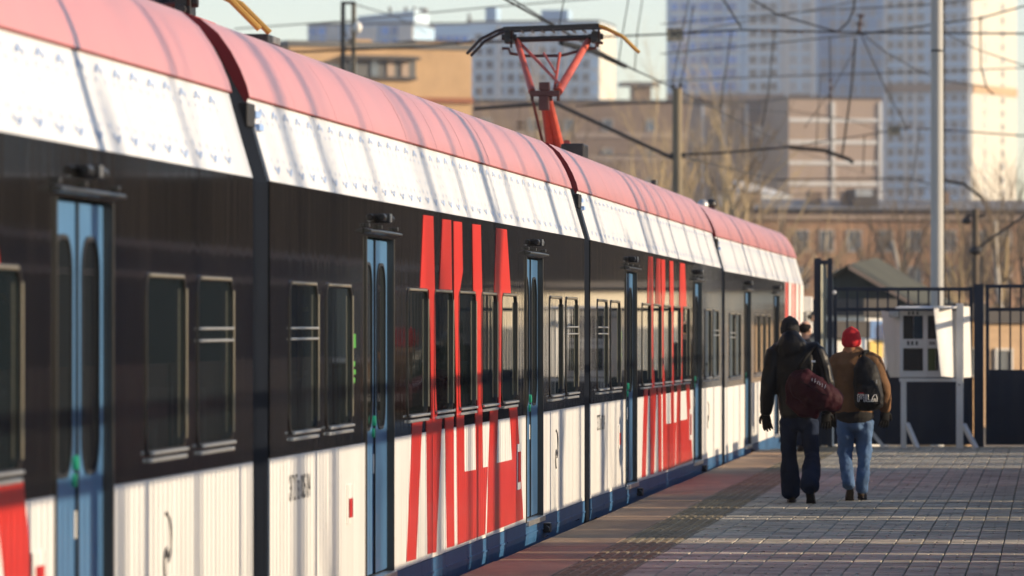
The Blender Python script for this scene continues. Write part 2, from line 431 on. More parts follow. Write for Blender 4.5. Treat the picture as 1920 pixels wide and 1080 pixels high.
def window_part(root, yc, w=1.24, vent=False):
    zc, h = (WZ0 + WZ1) / 2, WZ1 - WZ0
    m = MB()
    out = rrect(w, h, 0.085); inn = rrect(w - 0.045, h - 0.045, 0.065)
    k = len(out)
    vs = [(0.007, yc + q[0], zc + q[1]) for q in out] + [(0.007, yc + q[0], zc + q[1]) for q in inn] + \
         [(-0.04, yc + q[0], zc + q[1]) for q in out] + [(-0.018, yc + q[0], zc + q[1]) for q in inn]
    fs = []
    for i in range(k):
        j = (i + 1) % k
        fs += [(i, j, k + j, k + i), (j, i, 2 * k + i, 2 * k + j), (k + i, k + j, 3 * k + j, 3 * k + i)]
    m.add(vs, fs)
    win = m.build('window', M_darkframe, root)
    win['label'] = 'dark side window with a tilting upper vent' if vent else 'dark side window in a thin frame'
    g = MB(); g.add([(-0.006, yc + q[0], zc + q[1]) for q in rrect(w - 0.05, h - 0.05, 0.05)], [list(range(k))])
    g.build('pane', M_glass, win)
    s = MB()
    # sunlight on the far jamb and the head, put in as bright strips
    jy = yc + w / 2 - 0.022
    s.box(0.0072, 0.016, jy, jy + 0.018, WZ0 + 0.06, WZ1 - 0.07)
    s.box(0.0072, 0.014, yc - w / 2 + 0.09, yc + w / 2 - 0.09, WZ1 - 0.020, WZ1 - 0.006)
    s.build('lit_edge', M_litframe, win, bevel=0.003)
    s = MB()
    s.box(0.0145, 0.030, yc - w / 2 + 0.05, yc + w / 2 - 0.05, WZ0 + 0.002, WZ0 + 0.017)
    s.box(0.0005, 0.020, yc - w / 2 + 0.05, yc + w / 2 - 0.03, WZ0 - 0.034, WZ0 - 0.016)
    s.build('sill', M_sill, win, bevel=0.003)
    if vent:
        s = MB()
        for z in (1.655, 1.715): s.box(-0.016, 0.016, yc - w / 2 + 0.03, yc + w / 2 - 0.03, z, z + 0.012)
        s.build('vent_rail', M_sill, win, bevel=0.003)
    return win

def door_parts(root, yc, first=False, led=True):
    hw = 0.755
    for sgn in (-1, 1):
        m = MB()
        y0, y1 = (yc - hw + 0.02, yc - 0.014) if sgn < 0 else (yc + 0.014, yc + hw - 0.02)
        m.box(-0.075, -0.035, y0, y1, DZ0 + 0.03, DZ1 - 0.012)
        leaf = m.build('door_leaf', M_blue, root, bevel=0.010)
        w = MB(); lc = (y0 + y1) / 2 - 0.01 * sgn
        w.add([(-0.0335, lc + q[0], 1.605 + q[1]) for q in rrect(0.45, 1.02, 0.16, 8)], [list(range(36))])
        w.build('door_pane', M_doorglass, leaf)
        ring = MB()
        ro = [(lc + q[0], 1.605 + q[1]) for q in rrect(0.48, 1.05, 0.175, 8)]; ri = [(lc + q[0], 1.605 + q[1]) for q in rrect(0.445, 1.015, 0.158, 8)]
        k = len(ro)
        ring.add([(-0.0345, *q) for q in ro] + [(-0.027, *q) for q in ro] + [(-0.027, *q) for q in ri] + [(-0.036, *q) for q in ri],
                 [(a * k + i, a * k + (i + 1) % k, (a + 1) * k + (i + 1) % k, (a + 1) * k + i) for a in range(3) for i in range(k)])
        ring.build('pane_seal', M_rubber, leaf)
        if sgn < 0:
            b = MB(); b.tube([(-0.035, y1 - 0.055, 1.14), (-0.012, y1 - 0.055, 1.14)], 0.033, 16)
            b.tube([(-0.035, y1 - 0.055, 1.065), (-0.020, y1 - 0.055, 1.065)], 0.030, 12)
            b.build('door_button', M_green, leaf, bevel=0.004)
            b = MB(); b.box(-0.034, -0.031, y1 - 0.052, y1 + 0.010, 0.81, 0.93); b.build('door_sticker', M_label, leaf)
    m = MB(); m.box(-0.060, -0.024, yc - 0.012, yc + 0.012, DZ0 + 0.03, DZ1 - 0.012)
    m.build('door_seal', M_rubber, root)
    for y in (yc - hw - 0.006, yc + hw - 0.014):
        m = MB(); m.box(-0.085, 0.012, y, y + 0.020, DZ0, DZ1); m.build('door_jamb', M_darkframe, root, bevel=0.004)
    m = MB(); m.prism([(0.0, yc - hw - 0.10, 2.335), (0.050, yc - hw - 0.10, 2.322), (0.050, yc - hw - 0.10, 2.308), (0.0, yc - hw - 0.10, 2.300)], (0, 2 * hw + 0.22, 0))
    for y in (yc - hw - 0.02, yc - 0.1, yc + hw + 0.04): m.box(0.0, 0.03, y - 0.03, y + 0.03, 2.340, 2.362)
    m.build('door_canopy', M_darkframe, root, bevel=0.003)
    m = MB(); m.box(-0.07, 0.030, yc - hw, yc + hw, DZ0 - 0.025, DZ0 + 0.02)
    m.build('door_threshold', M_silver, root, bevel=0.004)
    # camera pod over the door
    m = MB(); m.box(-0.004, 0.045, yc - 0.10, yc + 0.16, 2.390, 2.428); m.box(0.0, 0.065, yc + 0.02, yc + 0.10, 2.38, 2.438)
    m.tube([(0.045, yc + 0.12, 2.41), (0.045, yc + 0.24, 2.405)], 0.026, 12); m.tube([(0.040, yc - 0.21, 2.412), (0.040, yc - 0.10, 2.412)], 0.022, 12)
    pod = m.build('door_camera', M_blackmetal, root, bevel=0.006)
    m = MB(); m.box(0.0655, 0.070, yc + 0.030, yc + 0.092, 2.385, 2.435); m.build('camera_lens', M_silver, pod)
    m = MB(); m.tube([(0.0, yc + 0.30 - hw, 2.30), (0.0, yc + 0.30 - hw, 2.30)], 0.001, 3)
    # lamp / step sensor by the sill
    m = MB(); m.box(0.0, 0.06, yc + hw + 0.10, yc + hw + 0.24, 0.02, 0.10); m.tube([(0.03, yc + hw + 0.02, 0.05), (0.03, yc + hw + 0.10, 0.05)], 0.03, 10)
    m.build('step_sensor', M_blackmetal, root, bevel=0.006)

def band_cells(m, y0, y1, z0, z1, holes, x0=-0.05, x1=0.0):
    """a wall sheet with rectangular openings (ya, yb, za, zb), as butted boxes"""
    ys = sorted({y0, y1, *[h[0] for h in holes], *[h[1] for h in holes]})
    ys = [v for v in ys if y0 <= v <= y1]
    for a, b in zip(ys, ys[1:]):
        c = (a + b) / 2
        hs = sorted([(h[2], h[3]) for h in holes if h[0] < c < h[1]])
        z = z0
        for za, zb in hs:
            if za > z: m.box(x0, x1, a, b, z, min(za, z1))
            z = max(z, zb)
        if z < z1: m.box(x0, x1, a, b, z, z1)

def roof_ring(y, puff, sc_=1.0):
    pts = []
    for i, (x, z) in enumerate(ROOF):
        nx, nz = (0.9, 0.35) if i < 5 else (0.3, 0.95)
        pp = puff * math.sin(min(1.0, i / 5.0) * math.pi * 0.9 + 0.25)
        pts.append((x + nx * pp, y, z + nz * pp))
    far = [(-3.49 - q[0], q[1], q[2]) for q in pts[:-1]][::-1]
    return pts + far

def make_car(label, windows, vents, doors, seams, logo=True, nose=False, flat_end=HL, shift=0.0):
    root = empty('train_car', label, 'train car', (SIDE, 0, 0), group='cars of the commuter train')
    y0, y1 = -HL, flat_end
    # black window band
    m = MB()
    holes = [(d - 0.755, d + 0.755, 0.0, DZ1) for d in doors] + [(w - 0.60, w + 0.60, WZ0 + 0.02, WZ1 - 0.02) for w in windows]
    band_cells(m, y0, y1, 1.02, 2.513, holes)
    m.build('window_band', M_black, root)
    # lower white panels
    cuts = [y0] + [v for d in doors for v in (d - 0.755, d + 0.755)] + [y1]
    for a, b in zip(cuts[::2], cuts[1::2]):
        ss = [a] + [s for s in seams if a + 0.25 < s < b - 0.25] + [b]
        for c, d in zip(ss, ss[1:]):
            m = MB(); m.box(-0.05, 0.001, c + (0.004 if c > a else 0), d - (0.004 if d < b else 0), 0.158, 1.018)
            m.build('lower_panel', M_white, root)
    # blue skirt, in shorter panels
    ny = 14 if flat_end == HL else 13
    for c, d in split(y0, y1, ny):
        m = MB(); m.prism([(-0.05, c + 0.005, 0.153), (0.004, c + 0.005, 0.153), (0.004, c + 0.005, 0.02), (-0.05, c + 0.005, -0.30)], (0, d - c - 0.010, 0))
        m.box(0.0045, 0.012, c + 0.02, d - 0.02, 0.052, 0.064)
        m.build('skirt_panel', M_skirt, root)
    # white cantrail, leaning inward
    for c, d in zip([y0, -6.8, 0.1, 6.8], [-6.8, 0.1, 6.8, y1]):
        m = MB(); nn = 14; rr = []
        for i in range(nn + 1):
            y = c + (d - c) * i / nn + (0.004 if i == 0 else -0.004 if i == nn else 0)
            wv = 0.0035 * noise.noise((y * 0.9, 1.3, 0))
            rr.append([(0.0, y, 2.516), (-0.066 + wv, y, 2.741), (-0.1295, y, 2.962), (-0.19, y, 2.955), (-0.06, y, 2.516)])
        m.rings(rr); m.build('cantrail_panel', M_cant, root)
    # emblem rings of small blue triangles printed on the cantrail
    m = MB(); t = Vector((-0.130, 0, 0.45)).normalized(); nrm = Vector((0.45, 0, 0.130)).normalized()
    y = y0 + 0.45
    while y < y1 - 0.4:
        rad = 0.175 + random.uniform(-0.006, 0.006)
        for kx in range(14):
            an = 2 * math.pi * kx / 14 + math.pi / 2
            up_amt = abs(math.sin(an))
            sz = 0.015 + 0.023 * up_amt ** 2
            c0 = Vector((0, y, 2.516)) + t * (0.235 + rad * math.sin(an)) + Vector((0, rad * math.cos(an), 0)) + nrm * 0.0055
            d1 = Vector((0, -math.sin(an), 0)) + t * math.cos(an); d2 = Vector((0, math.cos(an), 0)) + t * math.sin(an)
            m.add([c0 + d1 * sz, c0 - d1 * sz * 0.6 + d2 * sz * 0.55, c0 - d1 * sz * 0.6 - d2 * sz * 0.55], [(0, 1, 2)])
        y += 0.515
    m.build('ring_print', M_ring, root)['kind'] = 'stuff'
    # gutter under the roof film
    m = MB(); m.box(-0.150, -0.112, y0, y1, 2.9655, 2.9715); m.build('gutter', M_gutter, root)
    # red roof film, panel by panel
    npan = 11
    for k, (c, d) in enumerate(split(y0, y1, npan)):
        m = MB(); rr = []
        gap = 0.006 if k % 2 else 0.010
        pf = random.uniform(0.001, 0.004)
        for i in range(9):
            f = i / 8
            y = c + gap / 2 + (d - c - gap) * f
            puff = pf * math.sin(math.pi * f) ** 0.5 + 0.003 * noise.noise((y * 1.3, 7.7, k))
            rr.append(roof_ring(y, puff))
        m.rings(rr, close=False)
        kf = len(m.f); nr = len(rr[0])
        m.f = [f for f in m.f if not (max(f) % nr == nr - 1 and min(f) % nr == 0)]; m.mi = m.mi[:len(m.f)]
        o = m.build('roof_panel', M_roof, root, smooth=True)
    # under-roof shell and the end walls
    m = MB(); rr = [[(-1.745 + (x + 1.745) * 0.994, y, z - 0.008) for x, yy, z in roof_ring(y, 0)] for y in (y0 + 0.01, y1 - 0.01)]
    m.rings(rr, close=False); m.build('roof_shell', M_gutter, root)
    m = MB()
    m.rings([[(x * 0.985 - 0.03, y, z - 0.03) for x, yy, z in roof_ring(y, 0)] + [(-3.43, y, 0.2), (-0.06, y, 0.2)] for y in (y0 + 0.02, y0 + 0.06)])
    m.build('end_wall', M_bellows, root)
    m = MB(); rg = roof_ring(y0 - 0.002, 0.004)
    inn = [(x * 0.97 - 0.055, y, z - 0.085) for x, y, z in rg]
    k = len(rg)
    m.add(rg + inn + [(x, y + 0.05, z) for x, y, z in inn], [(i, i + 1, k + i + 1, k + i) for i in range(k - 1)] + [(k + i, k + i + 1, 2 * k + i + 1, 2 * k + i) for i in range(k - 1)])
    m.build('roof_end_band', M_roofend, root)
    # gangway bellows towards the camera
    m = MB()
    prof = [(-0.035, -0.4), (-0.035, 2.50), (-0.165, 2.955)]
    ya, yb = y0 - 0.69, y0
    pr = [(-0.010, -0.4), (-0.010, 2.50), (-0.138, 2.945), (-0.20, 3.05), (-0.30, 3.24), (-0.42, 3.33), (-0.7, 3.38), (-1.745, 3.40), (-2.79, 3.38), (-3.19, 3.24), (-3.352, 2.945), (-3.48, 2.50), (-3.48, -0.4)]
    m.rings([[(x, y, z) for x, z in pr] for y in (ya, ya + 0.3, yb)])
    bel = m.build('bellows', M_bellows, root)
    m = MB(); m.box(-0.20, -0.080, ya + 0.40, yb - 0.002, 2.80, 2.93)
    m.build('gangway_clamp', M_rubber, bel, bevel=0.008)
    for d in doors: door_parts(root, d)
    for w in windows: window_part(root, w, vent=w in vents)
    # the far side and the saloon seen dimly through the glass
    m = MB()
    m.box(-3.49, -3.44, y0, y1, -0.3, 2.97); m.box(-3.40, -0.09, y0 + 0.1, y1 - 0.1, 2.30, 2.36); m.box(-3.40, -0.09, y0 + 0.1, y1 - 0.1, 0.02, 0.10)
    m.box(-3.40, -3.36, y0 + 0.1, y1 - 0.1, 0.10, 2.30)
    m.build('saloon_lining', M_inside, root)
    m = MB()
    for w in windows:
        for sgn in (-1, 1):
            m.box(-1.10, -0.12, w + sgn * 0.50 - 0.05, w + sgn * 0.50 + 0.05, 0.50, 1.42)
        m.box(-1.10, -0.12, w - 0.46, w + 0.46, 0.48, 0.56)
    m.build('seat_row', M_seat, root, bevel=0.02)
    m = MB()
    for d in doors:
        for yy in (d - 0.62, d + 0.62): m.tube([(-0.42, yy, 0.1), (-0.42, yy, 2.30)], 0.018, 8)
        m.tube([(-0.42, d - 0.62, 1.83), (-0.36, d, 1.86), (-0.42, d + 0.62, 1.83)], 0.014, 8)
    m.build('grab_pole', M_yellow, root)
    m = MB()
    for w in windows[::2]: m.box(-1.9, -1.6, w - 0.4, w + 0.4, 2.27, 2.298)
    m.build('saloon_lamp', M_lampled, root)
    if logo:
        m = MB()
        for poly in LOGO:
            m.prism([(0.0035, q[0] + shift, q[1]) for q in poly], (-0.002, 0, 0))
        m.build('logo_print', M_red, root)
    # small marks on the side
    if logo:
        cu = bpy.data.curves.new('car_number', 'FONT'); cu.body = 'ЭГ2Тв 005 04'; cu.size = 0.20; cu.space_character = 1.0
        cu.align_x = 'CENTER'; cu.fill_mode = 'FRONT'
        o = bpy.data.objects.new('car_number', cu); COL.objects.link(o); o.parent = root
        cu.materials.append(M_print)
        o = font_mesh(o); o.location = (0.0035, -9.42, 0.765); o.rotation_euler = (R(90), 0, R(90)); o.scale = (0.78, 0.98, 1)
        m = MB(); m.box(0.0012, 0.010, -7.235, -6.975, 0.545, 0.785); hp = m.build('handle_recess', M_label, root, bevel=0.003)
        m = MB(); m.box(0.011, 0.016, -7.19, -7.015, 0.585, 0.70); m.build('red_handle', M_redplate, hp, bevel=0.002)
        m = MB(); m.box(0.0045, 0.010, 3.90, 4.22, 0.44, 0.80); hp = m.build('handle_recess', M_label, root, bevel=0.003)
        m = MB(); m.box(0.011, 0.016, 3.96, 4.16, 0.50, 0.74); m.build('red_handle', M_redplate, hp, bevel=0.002)
        # wheelchair style mark: thin ring broken into strokes
        m = MB()
        for cy_, cz_, a0, a1, rr_ in ((7.62, 0.72, -70, 80, 0.13), (7.62, 0.60, 100, 260, 0.09)):
            pts = [(0.004, cy_ + rr_ * math.cos(R(a)), cz_ + rr_ * 0.9 * math.sin(R(a))) for a in range(a0, a1 + 1, 15)]
            m.tube(pts, 0.006, 4)
        m.box(0.002, 0.0045, 7.57, 7.68, 0.63, 0.665); m.box(0.002, 0.0045, 7.58, 7.67, 0.83, 0.85)
        m.build('access_mark', M_print, root)
        m = MB()
        for i, (z, h) in enumerate(((1.60, 0.085), (1.49, 0.03), (1.44, 0.03), (1.39, 0.03))):
            m.box(-0.002, 0.004, -6.95, -6.78 - (i % 2) * 0.03, z, z + h)
        m.build('route_display', M_greenled, root)
    # dotted safety marks at the cantrail end
    m = MB()
    for z in (2.86, 2.79): m.box(-0.085 - (z - 2.79) * 0.27, -0.060 - (z - 2.79) * 0.27, y0 + 0.02, y0 + 0.20, z, z + 0.035)
    m.build('end_mark', M_ring, root)
    return root

WIN = [-9.25, -7.60, -3.30, -1.65, 0.0, 1.65, 3.30, 7.60, 9.25]
car2 = make_car('second train car with the car number and large red letters, nearest whole car', WIN, (-9.25, 9.25), (-5.50, 5.50), (-9.2, -7.6, -3.2, -1.5, 1.40, 3.0, 7.2, 8.1, 9.3))
car2.location.y = 42.07
car1 = make_car('first train car, blurred and cut by the left edge, with the pale blue doors', [-9.25, -7.60, -3.57, -1.92, -0.27, 1.38, 3.03, 7.60, 9.25], (-9.25, 9.25), (-5.50, 5.24), (-9.2, -7.6, -3.4, -1.7, 1.13, 2.8, 7.2, 8.1, 9.3), shift=-0.27)
car1.location.y = 20.07
car3 = copy_tree(car2); car3.location = (SIDE, 64.07, -0.028); car3.rotation_euler = (R(-0.145), 0, 0)
car3['label'] = 'third train car, under the raised red pantograph, with darker red letters'
car4 = make_car('last train car with the white nose and red and white upright stripes', [-9.0, -7.5, -2.4, -0.8, 0.8], (-9.0,), (-5.0, 3.5), (-7.4, -1.5, 1.2, 6.0, 8.0), logo=False, nose=True, flat_end=13.2)
car4.location = (SIDE, 86.07, -0.095); car4.rotation_euler = (R(-0.05), 0, 0)

# nose of the last car: the section shrinks and leans back
m = MB(); rr = []
sec = [(0.0, -0.3), (0.0, 2.515), (-0.13, 2.965), (-0.165, 3.12), (-0.285, 3.315), (-0.52, 3.445), (-1.745, 3.53), (-2.97, 3.445), (-3.205, 3.315), (-3.325, 3.12), (-3.36, 2.965), (-3.49, 2.515), (-3.49, -0.3)]
for t in range(9):
    f = t / 8
    yy = 13.202 + 2.4 * f
    s_ = 1 - 0.42 * f ** 2.2
    rr.append([(-1.745 + (x + 1.745) * s_, yy + (0.0 if z < 1.2 else -(z - 1.2) * 0.55 * f), 1.0 + (z - 1.0) * (1 - 0.25 * f ** 2.5)) for x, z in sec])
m.rings(rr); m.build('cab', M_cant, car4, smooth=False)
m = MB()
for a, b, z0, z1 in ((6.5, 7.6, 0.2, 2.512), (8.6, 9.2, 0.2, 2.512), (9.6, 10.3, 0.2, 2.512), (11.4, 11.9, 0.2, 2.512)):
    m.prism([(0.0035, a, z1), (0.0035, b, z1), (0.0035, b - 0.5, z0), (0.0035, a - 0.5, z0)], (-0.002, 0, 0))
m.build('stripe_print', M_red, car4)
m = MB(); m.prism([(0.0022, 6.35, 1.021), (0.0022, 13.2, 1.021), (0.0022, 13.2, 2.512), (0.0022, 6.35, 2.512)], (-0.001, 0, 0)); m.build('white_side_film', M_white, car4)
m = MB(); m.box(0.0, 0.16, 13.0, 13.16, 2.06, 2.32); m.box(0.0, 0.16, 13.0, 13.16, 1.70, 1.90); m.box(0.05, 0.12, 13.04, 13.12, 1.90, 2.06)
mir = m.build('cab_mirror', M_label, car4, bevel=0.02)
m = MB(); m.ball((0.12, 12.98, 1.98), 0.05, 0.03, 0.05); m.build('mirror_lens', M_rubber, mir)

# roof equipment
def on_car(car, px, py, X):
    z = -X * FPX / math.cos(YAW) / (1975 - px)
    return Vector((X - SIDE, (z + X * math.sin(YAW)) / math.cos(YAW) - car.location.y, EYE + (609 - py) * z / FPX))
c = on_car(car2, 527, 94, SIDE - 0.42)
m = MB(); m.box(-0.64, -0.46, c.y - 0.28, c.y + 0.22, 3.40, 3.478); rv = m.build('roof_vent', M_blackmetal, car2, bevel=0.008)
m = MB(); m.box(-0.4595, -0.452, c.y - 0.10, c.y + 0.05, 3.432, 3.472); m.box(-0.4595, -0.452, c.y + 0.07, c.y + 0.21, 3.432, 3.472); m.build('vent_louvre', M_silver, rv)
c = on_car(car3, 1079, 282, SIDE - 1.1)
m = MB(); m.box(c.x - 0.14, c.x + 0.12, c.y - 0.3, c.y + 0.3, 3.45, c.z + 0.10); m.box(c.x - 0.20, c.x - 0.14, c.y - 0.2, c.y + 0.2, 3.45, c.z)
m.build('roof_housing', M_blackmetal, car3, bevel=0.02)
c = on_car(car3, 1227, 345, SIDE - 0.8)
m = MB(); m.tube([(c.x, c.y, 3.42), (c.x, c.y, 3.50), (c.x, c.y, 3.50), (c.x, c.y, 3.62)], [0.02, 0.02, 0.045, 0.045], 12); m.build('roof_antenna', M_blackmetal, car3)
c = on_car(car3, 1163, 330, SIDE - 0.8)
m = MB(); m.tube([(c.x, c.y, 3.42), (c.x, c.y, 3.56)], 0.018, 8); m.build('roof_antenna', M_blackmetal, car3)
for px, py in ((1318, 374), (1334, 372)):
    c = on_car(car3, px, py, SIDE - 0.9)
    m = MB(); m.tube([(c.x, c.y, 3.40), (c.x, c.y, c.z - 0.03)], 0.03, 8); m.ball((c.x, c.y, c.z), 0.085, 0.10, 0.085)
    m.build('roof_horn', M_blackmetal if px > 1320 else M_steel, car3, smooth=True)

def pantograph(car, y_head, h_head, y_knee, h_knee, y_base, h_base, folded=False):
    cx = -1.745
    base = MB()
    base.box(cx - 0.5, cx + 0.5, y_base - 0.9, y_base - 0.82, 3.62, 3.70); base.box(cx - 0.5, cx + 0.5, y_base + 0.3, y_base + 0.38, 3.62, 3.70)
    for sx in (-1, 1):
        base.box(cx + sx * 0.5 - 0.04, cx + sx * 0.5 + 0.04, y_base - 0.9, y_base + 0.38, 3.6195, 3.7005)
    P = base.build('pantograph', M_panto, car, bevel=0.008)
    P['label'] = 'folded pantograph lying on the roof' if folded else 'raised red pantograph'
    m = MB()
    for sx in (-1, 1):
        for yy in (y_base - 0.86, y_base + 0.34):
            m.tube([(cx + sx * 0.45, yy, 3.42), (cx + sx * 0.45, yy, 3.46), (cx + sx * 0.45, yy, 3.48), (cx + sx * 0.45, yy, 3.52), (cx + sx * 0.45, yy, 3.54), (cx + sx * 0.45, yy, 3.618)], [0.06, 0.09, 0.05, 0.09, 0.05, 0.04], 12)
    m.build('roof_insulator', M_pantodark, P)
    # lower arm: two stout tubes and a thin rod
    m = MB()
    m.tube([(cx - 0.055, y_base, h_base), (cx - 0.02, y_knee, h_knee)], [0.060, 0.045], 12)
    m.tube([(cx + 0.075, y_base, h_base), (cx + 0.03, y_knee, h_knee)], [0.062, 0.045], 12)
    m.tube([(cx + 0.20, y_base + 0.08, h_base - 0.05), (cx + 0.12, y_base - 0.25, h_base + 0.25)], 0.05, 10)
    m.build('lower_arm', M_panto, P)
    m = MB(); m.tube([(cx - 0.13, y_base - 0.2, h_base + 0.1), (cx - 0.13, y_knee - 0.1, h_knee - 0.1)], 0.018, 8); m.build('guide_rod', M_pantodark, P)
    m = MB(); m.box(cx - 0.17, cx + 0.18, y_knee - 0.07, y_knee + 0.07, h_knee - 0.035, h_knee + 0.03); m.box(cx - 0.065, cx + 0.055, y_knee - 0.09, y_knee + 0.06, h_knee - 0.20, h_knee - 0.036)
    m.box(cx - 0.065, cx + 0.06, y_knee - 0.06, y_knee + 0.05, h_knee + 0.036, h_knee + 0.13)
    for xx in (-0.15, -0.05, 0.07, 0.16): m.tube([(cx + xx, y_knee, h_knee - 0.09), (cx + xx, y_knee, h_knee + 0.0)], 0.022, 8)
    m.build('knuckle', M_pantodark, P, bevel=0.008)
    # upper arms, an open V
    hw = 0.43
    m = MB()
    m.tube([(cx - 0.15, y_knee, h_knee + 0.02), (cx - hw, y_head, h_head - 0.16)], [0.045, 0.036], 12)
    m.tube([(cx + 0.16, y_knee, h_knee + 0.02), (cx + hw, y_head, h_head - 0.16)], [0.052, 0.040], 12)
    m.build('upper_arm', M_panto, P)
    m = MB()
    f = 0.08
    m.tube([(cx + 0.16 + (hw - 0.16) * f, y_knee, h_knee + 0.1), (cx - hw + 0.03, y_head, h_head - 0.18)], 0.018, 8)
    mid = (h_knee + h_head) / 2
    m.tube([(cx + 0.11, y_knee + 0.05, h_knee + 0.05), (cx + 0.13, (y_knee + y_head) / 2, mid + 0.08)], 0.018, 8)
    m.tube([(cx + 0.12, y_knee + 0.05, h_knee + 0.25), (cx - 0.06, (y_knee + y_head) / 2, mid + 0.08)], 0.014, 8)
    m.build('brace_rod', M_panto, P)
    m = MB(); zz = h_head - 0.33 if not folded else h_head - 0.20
    m.tube([(cx - 0.60, y_head - 0.1, zz + 0.07), (cx - 0.52, y_head - 0.1, zz + 0.07), (cx - 0.50, y_head - 0.1, zz + 0.01), (cx - 0.3, y_head - 0.1, zz - 0.02), (cx + 0.1, y_head - 0.1, zz - 0.02), (cx + 0.42, y_head - 0.1, zz + 0.06), (cx + 0.52, y_head - 0.1, zz + 0.07), (cx + 0.53, y_head - 0.1, zz + 0.13), (cx + 0.61, y_head - 0.1, zz + 0.13)], 0.018, 8)
    m.build('stabiliser_bar', M_pantodark, P)
    m = MB(); m.tube([(cx - hw - 0.02, y_head, h_head - 0.15), (cx + hw + 0.02, y_head, h_head - 0.13)], 0.034, 12); m.build('cross_tube', M_blackmetal, P)
    # two collector strips with drooping horns
    m = MB()
    for s, yo in ((1, -0.22), (2, 0.26)):
        m.bar((cx - 0.57, y_head + yo, h_head - 0.03), (cx + 0.57, y_head + yo, h_head + 0.005), 0.04, 0.045)
        m.tube([(cx - 0.56, y_head + yo, h_head - 0.03), (cx - 0.66, y_head + yo, h_head - 0.06), (cx - 0.84, y_head + yo, h_head - 0.15), (cx - 1.01, y_head + yo, h_head - 0.33)], 0.019, 8)
    for k in range(9):
        xx = cx - 0.5 + k * 0.125
        m.bar((xx, y_head - 0.22, h_head - 0.05), (xx, y_head + 0.26, h_head - 0.05), 0.02)
    m.build('collector_head', M_blackmetal, P)
    for yo in (-0.22, 0.26):
        m = MB()
        m.tube([(cx + 0.56, y_head + yo, h_head + 0.004), (cx + 0.64, y_head + yo, h_head - 0.02), (cx + 0.84, y_head + yo, h_head - 0.12), (cx + 1.02, y_head + yo, h_head - 0.30)], 0.020, 8)
        m.build('horn', M_horn, P)
    # spring boxes below the strips
    for sx in (-1, 1):
        m = MB()
        x = cx + sx * 0.52
        m.box(x - 0.05, x + 0.05, y_head - 0.12, y_head + 0.12, h_head - 0.20, h_head - 0.06)
        m.tube([(x - 0.09, y_head - 0.05, h_head - 0.12), (x + 0.09, y_head - 0.05, h_head - 0.12)], 0.035, 10)
        m.tube([(x, y_head - 0.2, h_head - 0.17), (x, y_head + 0.2, h_head - 0.17)], 0.03, 8)
        m.bar((x + 0.05, y_head - 0.22, h_head - 0.04), (x + 0.02, y_head, h_head - 0.24), 0.025)
        m.build('spring_box', M_blackmetal, P, bevel=0.006)
    return P
yc3 = car3.location.y
pantograph(car3, 69.85 - yc3, 5.34, 68.74 - yc3, 4.50, 70.55 - yc3, 3.72)
pantograph(car2, 36.55 - 42.07, 3.885, 38.9 - 42.07, 3.84, 37.4 - 42.07, 3.74, folded=True)
# ------------------------------------------------------------------ fence and gate closing the platform
GY = 84.0
def px_x(px, Y=GY):              # x on the plane Y seen at pixel column px
    r = _fw + _rt * ((px - 960) / FPX)
    return r.x / r.y * Y
def bars(parent, x0, x1, y, z0, z1, step, w, along='x'):
    k = 0; me = None
    nb = max(1, round((x1 - x0) / step))
    st = (x1 - x0) / nb
    if along == 'x':
        me = MB().box(-w / 2, w / 2, -w / 2, w / 2, 0, z1 - z0).mesh('bar', M_fence)
        for i in range(1, nb): inst('bar', me, parent, (x0 + st * i, y, z0))
ga = empty('gate', 'dark navy gate leaf with upright bars behind the notice board', 'gate', (0, GY, 0), group='gates across the platform end')
gx0, gx1 = px_x(1563), px_x(1824)
m = MB(); m.box(gx0, gx1, -0.02, 0.02, 0.03, 1.09); m.build('gate_panel', M_fence, ga, bevel=0.004)
for z in (2.225, 1.935):
    m = MB(); m.box(gx0, gx1, -0.025, 0.025, z, z + 0.05); m.build('rail', M_fence, ga, bevel=0.004)
for x in (gx0 + 0.0, gx1 - 0.05):
    m = MB(); m.box(x, x + 0.05, -0.03, 0.03, 0.03, 2.285); m.build('stile', M_fence, ga, bevel=0.004)
bars(ga, gx0 + 0.05, gx1 - 0.05, 0, 1.09, 2.225, 0.148, 0.024)
m = MB(); m.box(gx0 + 0.75, gx0 + 0.76, -0.026, -0.021, 0.03, 1.08); m.build('panel_seam', M_rubber, ga)
gb = empty('gate', 'dark navy gate leaf with upright bars at the right edge, right of the thick post', 'gate', (0, GY, 0), group='gates across the platform end')
hx0, hx1 = px_x(1848), 0.34
m = MB(); m.box(hx0, hx1, -0.02, 0.02, 0.03, 1.10); m.build('gate_panel', M_fence, gb, bevel=0.004)
for z in (2.265, 1.935):
    m = MB(); m.box(hx0, hx1, -0.025, 0.025, z, z + 0.05); m.build('rail', M_fence, gb, bevel=0.004)
for x in (hx0, hx1 - 0.05):
    m = MB(); m.box(x, x + 0.05, -0.03, 0.03, 0.03, 2.30); m.build('stile', M_fence, gb, bevel=0.004)
bars(gb, hx0 + 0.05, hx1 - 0.05, 0, 1.10, 2.265, 0.148, 0.026)
m = MB(); x = px_x(1835); m.box(x - 0.07, x + 0.07, GY - 0.07, GY + 0.07, 0.0, 2.30); m.box(x - 0.08, x + 0.08, GY - 0.08, GY + 0.08, 2.301, 2.32)
tag(m.build('gate_post', M_fence, None, bevel=0.006), 'thick dark post between the two gate leaves', 'post')
